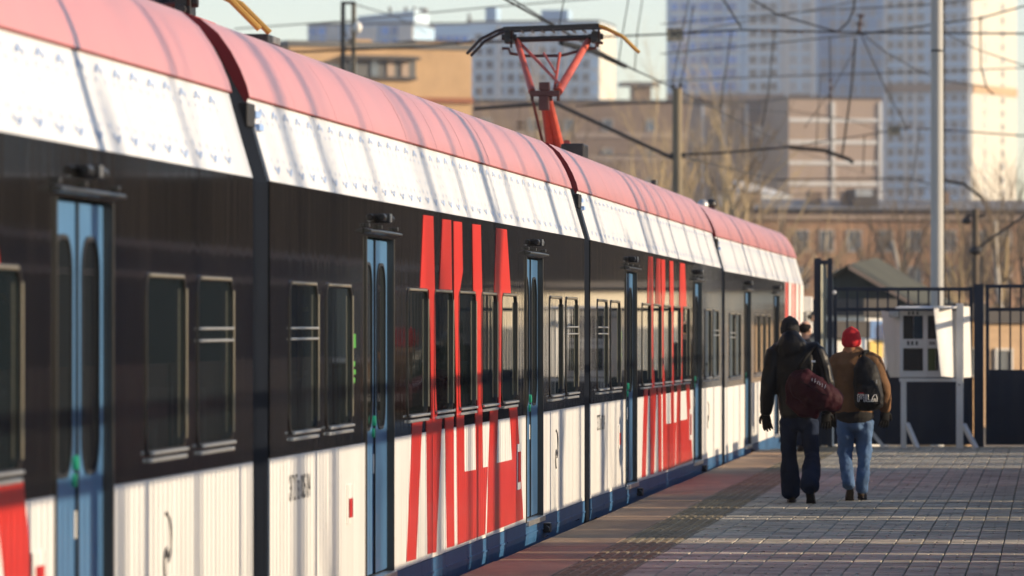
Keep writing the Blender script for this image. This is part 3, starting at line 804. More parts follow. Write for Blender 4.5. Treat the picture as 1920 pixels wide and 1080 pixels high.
# tall narrow framed screen beside the train nose
sx0, sx1 = px_x(1528), px_x(1562)
fs = empty('screen_panel', 'tall narrow dark framed screen with yellowed pane beside the train nose', 'screen', ((sx0 + sx1) / 2, GY - 0.3, 0))
w = sx1 - sx0
for a, b in ((-w / 2, -w / 2 + 0.10), (w / 2 - 0.065, w / 2)):
    m = MB(); m.box(a, b, -0.04, 0.04, 0, 2.69); m.build('upright', M_fence, fs, bevel=0.004)
m = MB(); m.box(-w / 2 + 0.10, w / 2 - 0.065, -0.035, 0.035, 2.60, 2.66); m.box(-w / 2 + 0.10, w / 2 - 0.065, -0.035, 0.035, 0.95, 1.01); m.build('crossbar', M_fence, fs, bevel=0.004)
m = MB(); m.add([(-w / 2 + 0.101, -0.09, 1.011), (w / 2 - 0.09, 0.04, 1.011), (w / 2 - 0.09, 0.04, 2.599), (-w / 2 + 0.101, -0.09, 2.599)], [(0, 1, 2, 3)]); m.build('pane', M_pale, fs)
m = MB(); m.box(-w / 2 + 0.10, w / 2 - 0.065, -0.01, 0.01, 0.02, 0.95); m.build('lower_sheet', M_fence, fs)
m = MB(); m.ball((w / 2 + 0.03, -0.05, 2.20), 0.03, 0.03, 0.03); m.build('small_lamp', M_label, fs)
m = MB(); m.bar((px_x(1630, 83.4), 83.4, 0.26), (px_x(1657, 83.4), 83.4, 0.0), 0.10, 0.05)
tag(m.build('leaning_board', M_board, None, bevel=0.004), 'short pale board leaning on the ground behind the man in jeans', 'board')

# right-hand platform fence (just outside the frame): its bars, rails and sheet panels throw the long shadows
RX = 0.37
rf = empty('platform_fence', 'dark navy fence with bars and sheet panels along the right platform edge', 'fence', (RX, 0, 0))
gaps = [(78.6, 80.0), (74.0, 75.6), (71.6, 73.2), (76.2, 77.2), (58.0, 58.35), (55.7, 56.0), (53.05, 53.45), (52.45, 52.75), (49.75, 50.05), (46.75, 47.75), (44.55, 44.9), (43.2, 43.45), (42.2, 42.35), (39.6, 40.3), (36.5, 36.9), (33.2, 34.0), (30.0, 30.2), (64.0, 64.1)]
cuts = [22.0]
for a, b in sorted(gaps): cuts += [a, b]
cuts.append(84.0)
for a, b in zip(cuts[::2], cuts[1::2]):
    m = MB(); m.box(-0.015, 0.015, a, b, 0.05, 1.36); m.build('sheet_panel', M_fence, rf)
for z in (2.49, 2.19):
    m = MB(); m.box(-0.03, 0.03, 22, 84, z, z + 0.07); m.build('rail', M_fence, rf)
m = MB(); y = 22.0
while y < 71.5:
    m.box(-0.014, 0.014, y - 0.014, y + 0.014, 1.36, 2.49); y += 0.146
o = m.build('fence_bars', M_fence, rf); o['kind'] = 'stuff'
m = MB(); y = 22.0
y = 23.9
while y < 84:
    m.box(-0.04, 0.04, y - 0.04, y + 0.04, 0.0, 2.52); y += 3.15
o = m.build('fence_posts', M_fence, rf); o['kind'] = 'stuff'
# a lamp post behind the fence: its shadow stripes the first car
m = MB(); m.tube([(3.2, 25.75, -1.2), (3.2, 25.75, 4.6), (3.2, 25.75, 5.4)], [0.105, 0.10, 0.05], 12)
tag(m.build('bollard_post', M_steel, None), 'short grey steel post behind the right fence', 'post')
# slim posts further off, whose soft shadows fall on the roofs
for i in range(40):
    yy = 26 + (i % 40) * 2.0 + random.uniform(-0.8, 0.8) + (1.0 if i >= 40 else 0); xx = random.uniform(28, 66); hh = 5.5 + 0.26 * xx + random.uniform(-2.5, 3); r_ = random.choice((0.10, 0.14, 0.20, 0.30))
    m = MB(); m.tube([(xx, yy, -1.2), (xx + random.uniform(-.1, .1), yy + random.uniform(-0.15, 0.15), hh * 0.5), (xx, yy + random.uniform(-0.3, 0.3), hh)], [r_, r_ * 0.9, r_ * 0.6], 7)
    for q in range(3):
        z = hh * random.uniform(0.55, 0.95); s_ = random.choice((-1, 1))
        m.tube([(xx, yy, z), (xx, yy + s_ * 0.5, z + 0.7), (xx, yy + s_ * 0.7, z + 1.8)], [r_ * 0.35, r_ * 0.25, 0.01], 5)
    tag(m.build('young_tree', pmat('grey_bark', (0.12, 0.10, 0.08), rough=0.9, var=0.3)), 'slim bare young tree standing beyond the right fence', 'tree', 'young trees beyond the right fence')

# ------------------------------------------------------------------ notice board
BY = 82.7
def bx(c): return px_x(1640 + c / 3.6, BY)          # from columns and rows of an enlargement of the board
def bz(r): return EYE + (609 - (560 + r / 3.6)) * (BY * 0.9958 + .3) / FPX
nb = empty('notice_board', 'white notice board on two legs with dark panes and side wings', 'notice board', (0, BY, 0))
m = MB(); m.box(bx(176), bx(214), -0.04, 0.04, 0.0, bz(556)); m.build('leg', M_board, nb, bevel=0.005)
m = MB(); m.box(bx(550), bx(598), -0.05, 0.05, 0.0, bz(32)); m.build('leg', M_board, nb, bevel=0.005)
m = MB(); m.box(bx(166), bx(549), -0.045, 0.03, bz(560), bz(536)); m.build('bottom_rail', M_board, nb, bevel=0.004)
m = MB(); m.bar((bx(218), -0.01, bz(845)), (bx(295), -0.35, 0.0), 0.06, 0.06); m.build('brace', M_board, nb, bevel=0.004)
m = MB(); m.bar((bx(600), -0.01, bz(850)), (bx(690), -0.35, 0.0), 0.06, 0.06); m.build('brace', M_board, nb, bevel=0.004)
z0, z1 = bz(530), bz(82)
m = MB(); m.box(bx(168), bx(548), 0.0, 0.03, z0, z1); m.build('back_panel', M_board, nb)
for a, b in ((168, 192), (327, 358), (430, 450)):
    m = MB(); m.box(bx(a), bx(b), -0.03, -0.0005, z0, z1); m.build('frame_stile', M_board, nb, bevel=0.003)
for a, b in ((112, 84), (333, 274), (530, 488)):
    for q0, q1 in ((192, 327), (358, 430)):
        m = MB(); m.box(bx(q0) + .001, bx(q1) - .001, -0.028, -0.0005, bz(a), bz(b)); m.build('header_strip', M_board, nb, bevel=0.003)
for c0, c1, r0, r1, mt in ((192, 262, 272, 114, M_boarddark), (262, 327, 272, 114, M_boardblue), (358, 430, 272, 114, M_boarddark), (192, 327, 487, 335, M_boarddark), (358, 412, 487, 335, M_boardgreen), (412, 430, 487, 335, M_boarddark)):
    m = MB(); m.box(bx(c0) + .003, bx(c1) - .003, -0.012, -0.001, bz(r0) + .003, bz(r1) - .003); m.build('notice_pane', mt, nb)
m = MB()
for c in (225, 252, 282): 
    m.box(bx(c), bx(c + 14), -0.031, -0.0285, bz(108), bz(88)); m.box(bx(c - 6), bx(c + 10), -0.031, -0.0285, bz(314), bz(286))
for c in (370, 384, 398): m.box(bx(c), bx(c + 9), -0.031, -0.0285, bz(312), bz(288))
m.build('header_marks', M_print, nb)
m = MB(); m.prism([(bx(142), -0.32, bz(68)), (bx(142), -0.32, bz(60)), (bx(168), 0.05, bz(50)), (bx(168), 0.05, bz(58))], (bx(535) - bx(142), 0, 0)); m.build('roof_lip', M_board, nb, bevel=0.003)
m = MB(); m.prism([(bx(180), -0.03, z0), (bx(180), -0.03, bz(100)), (bx(40), 0.30, bz(80)), (bx(86), 0.30, bz(500)), (bx(100), 0.28, bz(532))], (0, 0.012, 0)); m.build('side_wing', M_board, nb)
m = MB(); m.prism([(bx(452), -0.42, bz(520)), (bx(402), -0.42, bz(52)), (bx(520), -0.06, bz(50)), (bx(532), -0.06, bz(530))], (-0.008, 0.008, 0)); m.build('side_wing', M_board, nb)
m = MB(); m.prism([(bx(600), -0.05, bz(532)), (bx(600), -0.05, bz(52)), (bx(640), 0.25, bz(55)), (bx(652), 0.25, bz(530))], (-0.010, 0.0, 0)); m.build('side_wing', M_board, nb)
m = MB(); m.box(bx(95), bx(165), -0.10, 0.06, bz(125), bz(85)); m.tube([(bx(112), -0.13, bz(104)), (bx(112), -0.10, bz(104))], 0.022, 10); m.build('speaker_box', M_steel, nb, bevel=0.008)  # loudspeaker box at the upper left of the board
m = MB(); m.tube([(bx(560), -0.02, bz(578)), (bx(575), -0.09, bz(580))], 0.008, 6); m.build('hook', M_blackmetal, nb)

# ------------------------------------------------------------------ masts, posts and wires
M_postlit = pmat('pale_concrete_post', (0.20, 0.165, 0.11), rough=0.85, var=0.18, vscale=(3, 3, 0.6), bump=0.004, bscale=(20, 20, 5))
M_mast = pmat('grey_painted_mast', (0.40, 0.40, 0.38), spec=0.2, rough=0.6, var=0.08, vscale=(2, 2, 0.5), grime=0.15)
M_wire = pmat('dark_wire', (0.012, 0.012, 0.012), spec=0.15, rough=0.6, var=0.1)
M_insul = pmat('brown_insulator', (0.08, 0.045, 0.03), rough=0.25, var=0.2)
def mast(name, px, z, top, r0, r1, mat, label, zb=-1.2, n=14, steps=()):
    b = at(px, 609, z)
    root = empty(name, label, 'pole', (b.x, b.y, zb))
    m = MB()
    hh = top - zb
    m.tube([(0, 0, 0), (0, 0, hh)], [r0, r1], n); m.build('shaft', mat, root, smooth=False)
    return root, b
r_, b_ = mast('steel_mast', 1757, 106, 13.5, 0.122, 0.095, M_mast, 'tall pale steel mast rising behind the notice board')
m = MB(); zt = EYE + (609 - 95) * 106 / FPX + 1.2
m.tube([(0, 0, zt - 0.02), (0, 0, zt + 0.02)], 0.112, 14)
for z in (1.0, 2.2): m.tube([(0, 0, z), (0, 0, z + 0.05)], 0.132, 14)
m.build('collar', M_blackmetal, r_)
m = MB(); m.tube([(0.14, 0.05, 1), (0.13, 0.05, 9)], 0.012, 6); m.build('cable', M_blackmetal, r_)
r_, b_ = mast('concrete_post', 1270, 165, EYE + (609 - 165) * 165 / FPX, 0.165, 0.135, M_postlit, 'concrete catenary post with a long sloping bracket arm above the roofs', n=10)
P165 = lambda px, py: at(px, py, 165) - Vector((b_.x, b_.y, -1.2))
m = MB(); m.tube([P165(1262, 297), P165(1040, 193)], [0.055, 0.055], 8); m.tube([P165(1040, 193), P165(888, 204)], [0.055, 0.05], 8); m.build('bracket_arm', M_blackmetal, r_)
for px in (975, 1010):
    m = MB()
    a = P165(px, 200)
    m.tube([a, a - Vector((0, 0, 0.55))], 0.012, 5)
    for k in range(3): m.tube([a - Vector((0, 0, 0.42 + k * 0.09)), a - Vector((0, 0, 0.46 + k * 0.09))], [0.14, 0.05], 8)
    m.build('arm_insulator', M_insul, r_)
m = MB()
for py in (289, 292): m.tube([P165(1256, py), P165(1285, py)], 0.05, 6)
m.tube([P165(1262, 168), P165(1262, 158)], 0.05, 6); m.tube([P165(1275, 166), P165(1277, 156)], 0.05, 6)
m.build('clamp', M_blackmetal, r_)
r_, b_ = mast('wooden_post', 1829, 150, EYE + (609 - 392) * 150 / FPX, 0.10, 0.085, pmat('dark_wood_post', (0.10, 0.075, 0.05), rough=0.8, var=0.25, vscale=(4, 4, 0.5)), 'dark slim utility post near the right edge behind the fence')
m = MB(); z = EYE + (609 - 405) * 150 / FPX + 1.2; m.tube([(-0.25, 0, z), (0.25, 0, z)], 0.03, 6); m.ball((-0.22, 0, z - 0.12), 0.12, 0.1, 0.1); m.build('fitting', M_blackmetal, r_); m = MB()
z = EYE + (609 - 470) * 150 / FPX + 1.2; m.ball((0.0, -0.1, z), 0.16, 0.1, 0.12); m.build('fitting', M_blackmetal, r_)
m = MB(); a = Vector((0.05, 0, EYE + (609 - 465) * 150 / FPX + 1.2)); m.tube([a, a + Vector((1.6, 0.2, 1.1))], 0.03, 6); m.build('stay', M_blackmetal, r_)
# lattice mast, left
b = at(653, 609, 200)
lm = empty('lattice_mast', 'pale lattice mast with a round lamp in front of the orange building', 'mast', (b.x, b.y, -1.2))
ht = EYE + (609 - 8) * 200 / FPX + 1.2; hw_ = 10 * 200 / FPX
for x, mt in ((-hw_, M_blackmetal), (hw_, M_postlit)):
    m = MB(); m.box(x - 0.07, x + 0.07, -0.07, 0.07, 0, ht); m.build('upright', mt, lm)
k = 0; z = 0.5
while z < ht - 0.5:
    m = MB(); m.bar((-hw_ + 0.07, 0, z), (hw_ - 0.07, 0, z + 0.42 * (1 if k % 2 else -1)), 0.035); m.build('lattice_bar', M_postlit, lm); z += 0.62; k += 1
m = MB(); m.box(-hw_ - 0.07, hw_ + 0.07, -0.075, 0.075, ht + .001, ht + 0.10); m.build('cap', M_blackmetal, lm)
m = MB(); z = EYE + (609 - 52) * 200 / FPX + 1.2; m.ball((hw_ + 0.14, -0.1, z), 0.16, 0.12, 0.20); m.bar((hw_ - 0.05, -0.08, z), (hw_ + 0.1, -0.08, z), 0.05); m.build('lamp', M_label, lm, smooth=True)

WG = 'overhead wires above the railway'
def wire(label, pts, r=0.012, sag=0.0, mat=None, name='overhead_wire', n=6):
    P = [at(*p) for p in pts]; path = []
    for a, b_ in zip(P, P[1:]):
        k = 10
        for i in range(k + (b_ is P[-1])):
            f = i / k; q = a.lerp(b_, f); q.z -= sag * 4 * f * (1 - f) * (b_ - a).length; path.append(q)
    m = MB(); m.tube(path, r * 1.08, n)
    return tag(m.build(name, mat or M_wire), label, 'wire', WG)
wire('twin messenger wire running from the top edge over the pantograph to the concrete post', [(935, -8, 92), (1170, 122, 130), (1262, 164, 165), (1480, 276, 300), (1640, 334, 470), (1850, 372, 900)], 0.020)
wire('second strand beside the messenger wire over the pantograph', [(950, -8, 92), (1090, 78, 112), (1185, 128, 134)], 0.014)
wire('dark sleeve on the messenger wire right of the pantograph', [(1052, 80, 116), (1108, 94, 121), (1172, 124, 131)], 0.055)
wire('straight span wire with the number thirty plate and insulators', [(866, 80, 165), (1250, 64, 165), (1390, 56, 165), (1620, 61, 165), (1935, 63, 165)], 0.024)
wire('wire climbing across the pale sky above the orange building', [(440, 54, 200), (640, 40, 200), (900, 15, 200), (1130, -4, 200)], 0.020, mat=pmat('grey_wire', (0.10, 0.10, 0.10), rough=0.6))
wire('black cable along the top of the orange building', [(430, 100, 190), (570, 97, 190), (780, 88, 190), (866, 80, 165)], 0.034)
wire('thin wire sloping down past the lattice mast', [(655, 5, 200), (740, 30, 230), (800, 62, 280)], 0.02)
wire('slanting wire from the top edge to the insulator of the span wire', [(1354, -5, 165), (1390, 52, 165)], 0.024)
wire('long wire from the top edge joining the span wire at a dark clamp', [(1400, -8, 165), (1457, 27, 165), (1560, 57, 165), (1572, 59, 165)], 0.022)
wire('looping jumper wire from the top edge to the dark clamp', [(1603, -6, 165), (1600, 20, 165), (1590, 42, 165), (1571, 59, 165)], 0.024)
wire('faint upper wire in front of the towers, highest of three', [(1240, 45, 260), (1530, 20, 240), (1750, 8, 220), (1850, -4, 220)], 0.022)
wire('faint rising wire in front of the towers ending at a bead', [(1240, 101, 260), (1500, 76, 230), (1613, 64, 200), (1839, 34, 190), (1940, 6, 190)], 0.024)
wire('faint level wire in front of the towers, lowest of three', [(1240, 152, 260), (1480, 142, 240), (1760, 134, 240), (1940, 126, 240)], 0.022)
wire('steady arm wire from the concrete post with insulators', [(1285, 290, 165), (1345, 287, 165), (1452, 278, 165), (1482, 275, 165)], 0.028)
wire('thick cranked registration arm in front of the brown building', [(1480, 276, 190), (1545, 282, 190), (1592, 299, 190), (1600, 305, 190)], 0.060)
wire('sagging wire rising to the small number plate', [(1500, 272, 230), (1600, 257, 225), (1664, 246, 220), (1700, 240, 220)], 0.020)
wire('level wire crossing the tall mast with dark insulators', [(1720, 241, 220), (1790, 245, 220), (1940, 256, 220)], 0.026)
wire('low level wire above the brick building', [(1455, 337, 260), (1690, 334, 260), (1720, 338, 260), (1745, 346, 260)], 0.030)
wire('thick cranked arm right of the tall mast', [(1760, 337, 200), (1808, 345, 200), (1842, 372, 200)], 0.050)
wire('dropper from the star insulator down to the cranked arm', [(1604, 72, 190), (1597, 160, 190), (1579, 292, 190)], 0.030)
wire('slanting stay from the star insulator down to the small number plate', [(1614, 64, 200), (1660, 165, 210), (1702, 241, 220)], 0.020)
wire('beaded wire descending from the star insulator past the tall mast', [(1620, 66, 200), (1660, 97, 205), (1728, 136, 210), (1780, 153, 215), (1850, 164, 220)], 0.022)
wire('thin slanting wire left of the star insulator', [(1604, 90, 200), (1565, 160, 200), (1508, 240, 200)], 0.013)
wire('dropper with a brown insulator in the gap between the towers', [(1556, 70, 180), (1557, 190, 180), (1558, 330, 180)], 0.018)
wire('dropper left of the brown building over the messenger wire', [(1452, 59, 235), (1440, 180, 235), (1429, 238, 235)], 0.026)
wire('dropper above the messenger wire midway to the brown building', [(1372, 58, 200), (1358, 150, 200), (1351, 202, 200)], 0.020)
wire('left one of two thin droppers over the concrete post', [(1292, -5, 165), (1279, 60, 165), (1260, 160, 165)], 0.014)
wire('right one of two thin droppers over the concrete post', [(1300, 12, 165), (1284, 120, 165), (1274, 162, 165)], 0.014)
wire('short hanging wire in front of the lit tower face', [(1838, 34, 190), (1839, 125, 190), (1846, 150, 190), (1852, 168, 190), (1864, 177, 190)], 0.022)
wire('pair of short droppers over the cranked arm, left strand', [(1538, 141, 230), (1530, 280, 230)], 0.016)
wire('short dropper in front of the brown building, right of the cranked arm', [(1621, 254, 240), (1618, 325, 240)], 0.022)
wire('last short dropper at the right side of the brown building', [(1648, 249, 250), (1637, 318, 250)], 0.020)
wire('dropper against the blue tower left of the tall mast', [(1724, 242, 230), (1711, 337, 230)], 0.020)
wire('thin wire from the concrete post head to the left behind the pantograph', [(1264, 192, 165), (1180, 194, 165), (1080, 199, 165)], 0.018)
wire('contact wire below the bracket arm fading between the trees', [(1120, 290, 200), (1262, 294, 260), (1330, 300, 300)], 0.018)

wire('thin dropper over the pantograph, left of the pole', [(1179, -6, 130), (1166, 70, 130), (1160, 118, 130)], 0.011)
wire('thin dropper against the pale sky left of the number plate', [(1205, -5, 140), (1195, 60, 140), (1190, 134, 140)], 0.011)
wire('second thin dropper against the pale sky left of the number plate', [(1058, -5, 110), (1050, 40, 110), (1046, 62, 112)], 0.010)
wire('slack wire crossing between the towers from the number plate upward', [(1282, 62, 190), (1400, 40, 200), (1560, 12, 215), (1640, -6, 220)], 0.016)
wire('wire running level across the brown building behind the steady arm', [(1100, 196, 250), (1262, 192, 250), (1480, 212, 300), (1700, 236, 340)], 0.016)
wire('wire from the concrete post down towards the low level wire', [(1285, 296, 165), (1380, 318, 200), (1455, 337, 240)], 0.018)
wire('thin slack wire in front of the blue tower, left of the tall mast', [(1658, 96, 240), (1672, 180, 240), (1676, 246, 240)], 0.013)
wire('thin wire from the tall mast sloping down past the lit tower face', [(1768, 60, 180), (1830, 92, 185), (1935, 128, 190)], 0.018)
wire('long wire sagging across the roofline above the last car', [(1330, 352, 280), (1450, 366, 300), (1600, 362, 320), (1742, 352, 330)], 0.022)
wire('pair of thin wires crossing the brown building, upper one', [(1480, 206, 260), (1590, 224, 255), (1700, 262, 250)], 0.012)

def insulator(label, px, py, z, ax, L, r=0.09, k=5, mat=None):
    c = at(px, py, z); ax = Vector(ax).normalized(); m = MB(); path = []; rs = []
    for i in range(k):
        q = c + ax * (L * (i / (k - 1) - 0.5)); s_ = L / k * 0.3
        path += [q - ax * s_, q, q + ax * s_]; rs += [r * 0.35, r, r * 0.35]
    m.tube(path, rs, 10)
    return tag(m.build('insulator', mat or M_insul), label, 'insulator', 'insulators on the overhead wires')
insulator('dark insulator string on the span wire, left of two', 1430, 57, 165, (1, 0, 0), 0.35, 0.06, 3)
insulator('long ribbed insulator string on the span wire, middle', 1456, 58, 165, (1, 0, -0.05), 0.40, 0.05, 8)
insulator('yellowish insulator on the span wire, rightmost of its string', 1490, 60, 165, (1, 0, -0.03), 0.40, 0.045, 3)
insulator('dark clamp where the looping jumper meets the span wire', 1568, 59, 165, (1, 0, 0), 0.14, 0.06, 2)
insulator('star shaped insulator stack hanging at the top right', 1612, 45, 190, (0.12, 0, 1), 0.55, 0.16, 3)
insulator('black elongated insulator left of the pantograph horn', 872, 79, 165, (1, 0, 0.1), 0.42, 0.08, 2)
insulator('brown insulator above the roof of the brown building', 1557, 165, 180, (0, 0, 1), 0.50, 0.07, 3)
insulator('pair of clamps beside the small number plate', 1702, 241, 220, (1, 0, 0.3), 0.22, 0.08, 2)
insulator('dark insulator crossing the tall mast', 1728, 241, 220, (1, 0, 0), 0.35, 0.05, 3)
insulator('dark insulator right of the tall mast', 1783, 245, 220, (1, 0, 0), 0.35, 0.09, 3)
insulator('insulator on the messenger wire just right of the concrete post, first', 1317, 187, 180, (0.8, 0, -0.4), 0.22, 0.06, 3)
insulator('insulator on the messenger wire right of the concrete post, second', 1332, 192, 183, (0.8, 0, -0.4), 0.20, 0.06, 3)
insulator('insulator on the steady arm wire, right end', 1449, 278, 165, (1, 0, 0), 0.24, 0.06, 3)
insulator('ribbed insulator at the left end of the pantograph', 925, 79, 150, (1, 0, 0.05), 0.6, 0.05, 8)
insulator('bead at the end of the rising wire near the lit tower', 1839, 34, 190, (0, 0, 1), 0.12, 0.06, 2)

def plate(px0, py0, px1, py1, z, text, label, dark=False, tilt=0.04):
    a = at(px0, py1, z); b = at(px1, py0, z); c = (a + b) / 2; w, h = (b - a).x, (b - a).z
    w = abs(px1 - px0) * z / FPX
    e = empty('number_plate', label, 'sign', c, YAW)
    e.rotation_euler = (0, -tilt, YAW)
    m = MB(); m.box(-w / 2, w / 2, -0.015, 0.015, -h / 2, h / 2); m.build('sign_plate', pmat('rusty_cream_plate', (0.42, 0.37, 0.27), rough=0.6, var=0.2, vscale=(6, 6, 6)), e, bevel=0.008)
    m = MB(); t = 0.022
    m.box(-w / 2, w / 2, -0.020, -0.0155, h / 2 - t, h / 2); m.box(-w / 2, w / 2, -0.020, -0.0155, -h / 2, -h / 2 + t); m.box(-w / 2, -w / 2 + t, -0.020, -0.0155, -h / 2 + t, h / 2 - t); m.box(w / 2 - t, w / 2, -0.020, -0.0155, -h / 2 + t, h / 2 - t)
    m.build('border', M_blackmetal if dark else M_insul, e)
    cu = bpy.data.curves.new('numerals', 'FONT'); cu.body = text; cu.size = h * 1.0; cu.align_x = 'CENTER'; cu.align_y = 'CENTER'; cu.extrude = 0.002; cu.offset = 0.004
    cu.materials.append(M_print)
    o = bpy.data.objects.new('numerals', cu); COL.objects.link(o); o.parent = e; o = font_mesh(o); o.location = (0, -0.018, 0); o.rotation_euler = (R(90), 0, 0)
plate(1250, 53, 1281, 77, 165, '30', 'cream plate with the number 30 hung on the span wire')
plate(1664, 237, 1688, 254, 220, '30', 'small framed plate hung on the sagging wire left of the tall mast', dark=True, tilt=0.1)
# ------------------------------------------------------------------ buildings
M_ochre = pmat('ochre_render', (0.46, 0.30, 0.16), rough=0.9, var=0.10, vscale=(0.6, 0.6, 0.6), grime=0.25, grime_col=(0.25, 0.17, 0.10))
M_brick = pmat('orange_brick', (0.38, 0.215, 0.12), rough=0.9, var=0.14, vscale=(1.2, 1.2, 3), grime=0.3, grime_col=(0.16, 0.11, 0.08))
M_brickdark = pmat('brown_brick', (0.24, 0.165, 0.115), rough=0.9, var=0.12, vscale=(0.5, 0.5, 1))
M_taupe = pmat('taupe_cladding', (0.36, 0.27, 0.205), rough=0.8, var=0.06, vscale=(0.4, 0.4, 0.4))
M_taupeshade = pmat('shaded_taupe_cladding', (0.14, 0.125, 0.12), rough=0.8, var=0.08, vscale=(0.4, 0.4, 0.4))  # taupe darkened to carry the shade of the recess
M_band = pmat('pale_floor_band', (0.62, 0.62, 0.60), rough=0.8, var=0.05)
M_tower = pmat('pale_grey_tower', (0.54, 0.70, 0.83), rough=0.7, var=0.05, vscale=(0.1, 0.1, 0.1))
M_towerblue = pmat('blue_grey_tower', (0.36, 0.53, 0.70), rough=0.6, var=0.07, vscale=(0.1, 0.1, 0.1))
M_towersun = pmat('sunlit_tower_face', (0.56, 0.53, 0.45), rough=0.8, var=0.04)  # sunlight on the end walls, put into a cream colour
M_wglass = pmat('distant_window_glass', (0.10, 0.13, 0.16), rough=0.15, var=0.3, objvar=0.8, spec=0.7)
M_wblue = pmat('distant_blue_glass', (0.10, 0.27, 0.62), rough=0.15, var=0.3, objvar=0.6, spec=0.7)
M_wpale = pmat('distant_pale_glass', (0.45, 0.48, 0.50), rough=0.3, var=0.12, objvar=0.6)
M_wframe = pmat('distant_window_frame', (0.50, 0.48, 0.45), rough=0.6, var=0.1)
M_roofgrey = pmat('grey_sheet_roof', (0.20, 0.20, 0.19), rough=0.6, var=0.2, vscale=(0.3, 3, 0.3))
M_roofdark = pmat('dark_felt_roof', (0.055, 0.05, 0.048), rough=0.8, var=0.2)
M_shade = pmat('dark_slate_panel', (0.075, 0.08, 0.082), rough=0.6, var=0.2, vscale=(0.5, 0.5, 0.5))
M_rust = pmat('rust_brick_course', (0.27, 0.10, 0.05), rough=0.9, var=0.15)

WMESH = {}
def window_mesh(w, h, fr, glass, t=0.09, mull=0, frame=None):
    key = (round(w, 2), round(h, 2), fr, glass.name, mull)
    if key in WMESH: return WMESH[key]
    m = MB()
    m.box(-w / 2, w / 2, -0.02, 0.05, -h / 2, h / 2)             # pane, proud of the wall by 2 cm
    if fr:
        m.m = 1
        m.box(-w / 2 - t, w / 2 + t, -0.10, 0.05, h / 2, h / 2 + t); m.box(-w / 2 - t, w / 2 + t, -0.14, 0.05, -h / 2 - t, -h / 2)
        m.box(-w / 2 - t, -w / 2, -0.10, 0.05, -h / 2, h / 2); m.box(w / 2, w / 2 + t, -0.10, 0.05, -h / 2, h / 2)
        for k in range(mull):
            x = -w / 2 + w * (k + 1) / (mull + 1); m.box(x - t / 3, x + t / 3, -0.06, -0.021, -h / 2, h / 2)
    WMESH[key] = m.mesh('window', [glass, frame or M_wframe])
    return WMESH[key]

def block(name, label, cat, px0, px1, py_top, z, depth, mat, rot=0.0, group=None, zb=-1.2, roof=None):
    """a box building whose front wall spans the two pixel columns at depth z, turned by rot degrees about its front middle"""
    a = at(px0, 609, z); b = at(px1, 609, z); c = (a + b) / 2
    e = empty(name, label, cat, (c.x, c.y, zb), YAW + R(rot), group)
    w = (b - a).length / math.cos(R(rot)); h = EYE + (609 - py_top) * z / FPX - zb
    m = MB(); m.box(-w / 2, w / 2, 0, depth, 0, h); m.build('wall', mat, e)
    m = MB(); t = 0.4
    m.box(-w / 2 - 0.15, w / 2 + 0.15, -0.15, depth + 0.15, h + 0.002, h + t); m.build('roof', roof or M_roofdark, e)
    return e, w, h
def zpix(py, z): return EYE + (609 - py) * z / FPX + 1.2
def grid(e, w, xs, zs, ww, wh, glass, fr=True, mull=0, y=0.0, skip=0.0, rot=0.0, frame=None, t=0.09):
    me = window_mesh(ww, wh, fr, glass, t, mull, frame)
    for x in xs:
        for z in zs:
            if random.random() < skip: continue
            inst('window', me, e, (x, y, z), (0, 0, rot))
def band(e, name, mat, x0, x1, z0, z1, d=0.12, y=0.0):
    m = MB(); m.box(x0, x1, y - d, y - 0.0005, z0, z1); return m.build(name, mat, e)

# --- right tower, left half: pale, with columns of blue glass
ZT = 1320
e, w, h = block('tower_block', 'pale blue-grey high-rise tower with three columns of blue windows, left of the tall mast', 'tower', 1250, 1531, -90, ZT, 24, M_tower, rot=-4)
sx = w / 281.0
X = lambda px: (px - 1390.5) * sx
fl = [zpix(25 * k + 12, ZT) for k in range(-3, 15)]
grid(e, w, [X(1321), X(1346), X(1371)], fl, 2.3, 1.8, M_wblue)
grid(e, w, [X(1265), X(1283), X(1300)], fl, 1.5, 1.6, M_wblue)
grid(e, w, [X(1412), X(1432), X(1450)], fl, 1.7, 1.7, M_wglass)
grid(e, w, [X(1487), X(1511)], fl, 1.9, 1.7, M_wpale)
for px in (1256, 1292, 1334, 1359, 1394, 1466):
    band(e, 'pilaster', M_towerblue if px != 1466 else M_band, X(px) - 0.35, X(px) + 0.35, 2, h - 0.5, 0.5)
for z in fl: band(e, 'floor_band', M_band, -w / 2 + 0.1, w / 2 - 0.1, z - 1.35, z - 1.05, 0.2)
for px in (1475, 1524):
    band(e, 'loggia_wall', M_band, X(px) - 0.5, X(px) + 0.5, 2, h - 0.5, 1.0)
band(e, 'base_band', M_brickdark, X(1250), X(1531), zpix(205, ZT), zpix(176, ZT), 0.6)
# --- right tower, right half: blue glass bays and the end wall coloured cream as if sunlit
e, w, h = block('tower_block', 'blue glazed high-rise tower standing behind the tall mast', 'tower', 1533, 1660, -90, ZT + 20, 24, M_towerblue, rot=-3)
sx = w / 127.0; X = lambda px: (px - 1596.5) * sx
grid(e, w, [X(1545), X(1562), X(1580), X(1600), X(1619), X(1636), X(1652)], fl, 1.4, 1.9, M_wpale, skip=0.25)
for z in fl: band(e, 'floor_band', M_tower, -w / 2 + 0.1, w / 2 - 0.1, z - 1.45, z - 1.15, 0.2)
for px in (1535, 1571, 1610, 1657): band(e, 'pilaster', M_tower, X(px) - 0.3, X(px) + 0.3, 2, h - 0.5, 0.6)
e, w, h = block('tower_block', 'blue-grey high-rise tower with an end wall coloured cream as if sunlit at the right', 'tower', 1660, 1818, -90, ZT - 10, 30, M_towerblue, rot=-24)
sx = w / 158.0; X = lambda px: (px - 1739) * sx
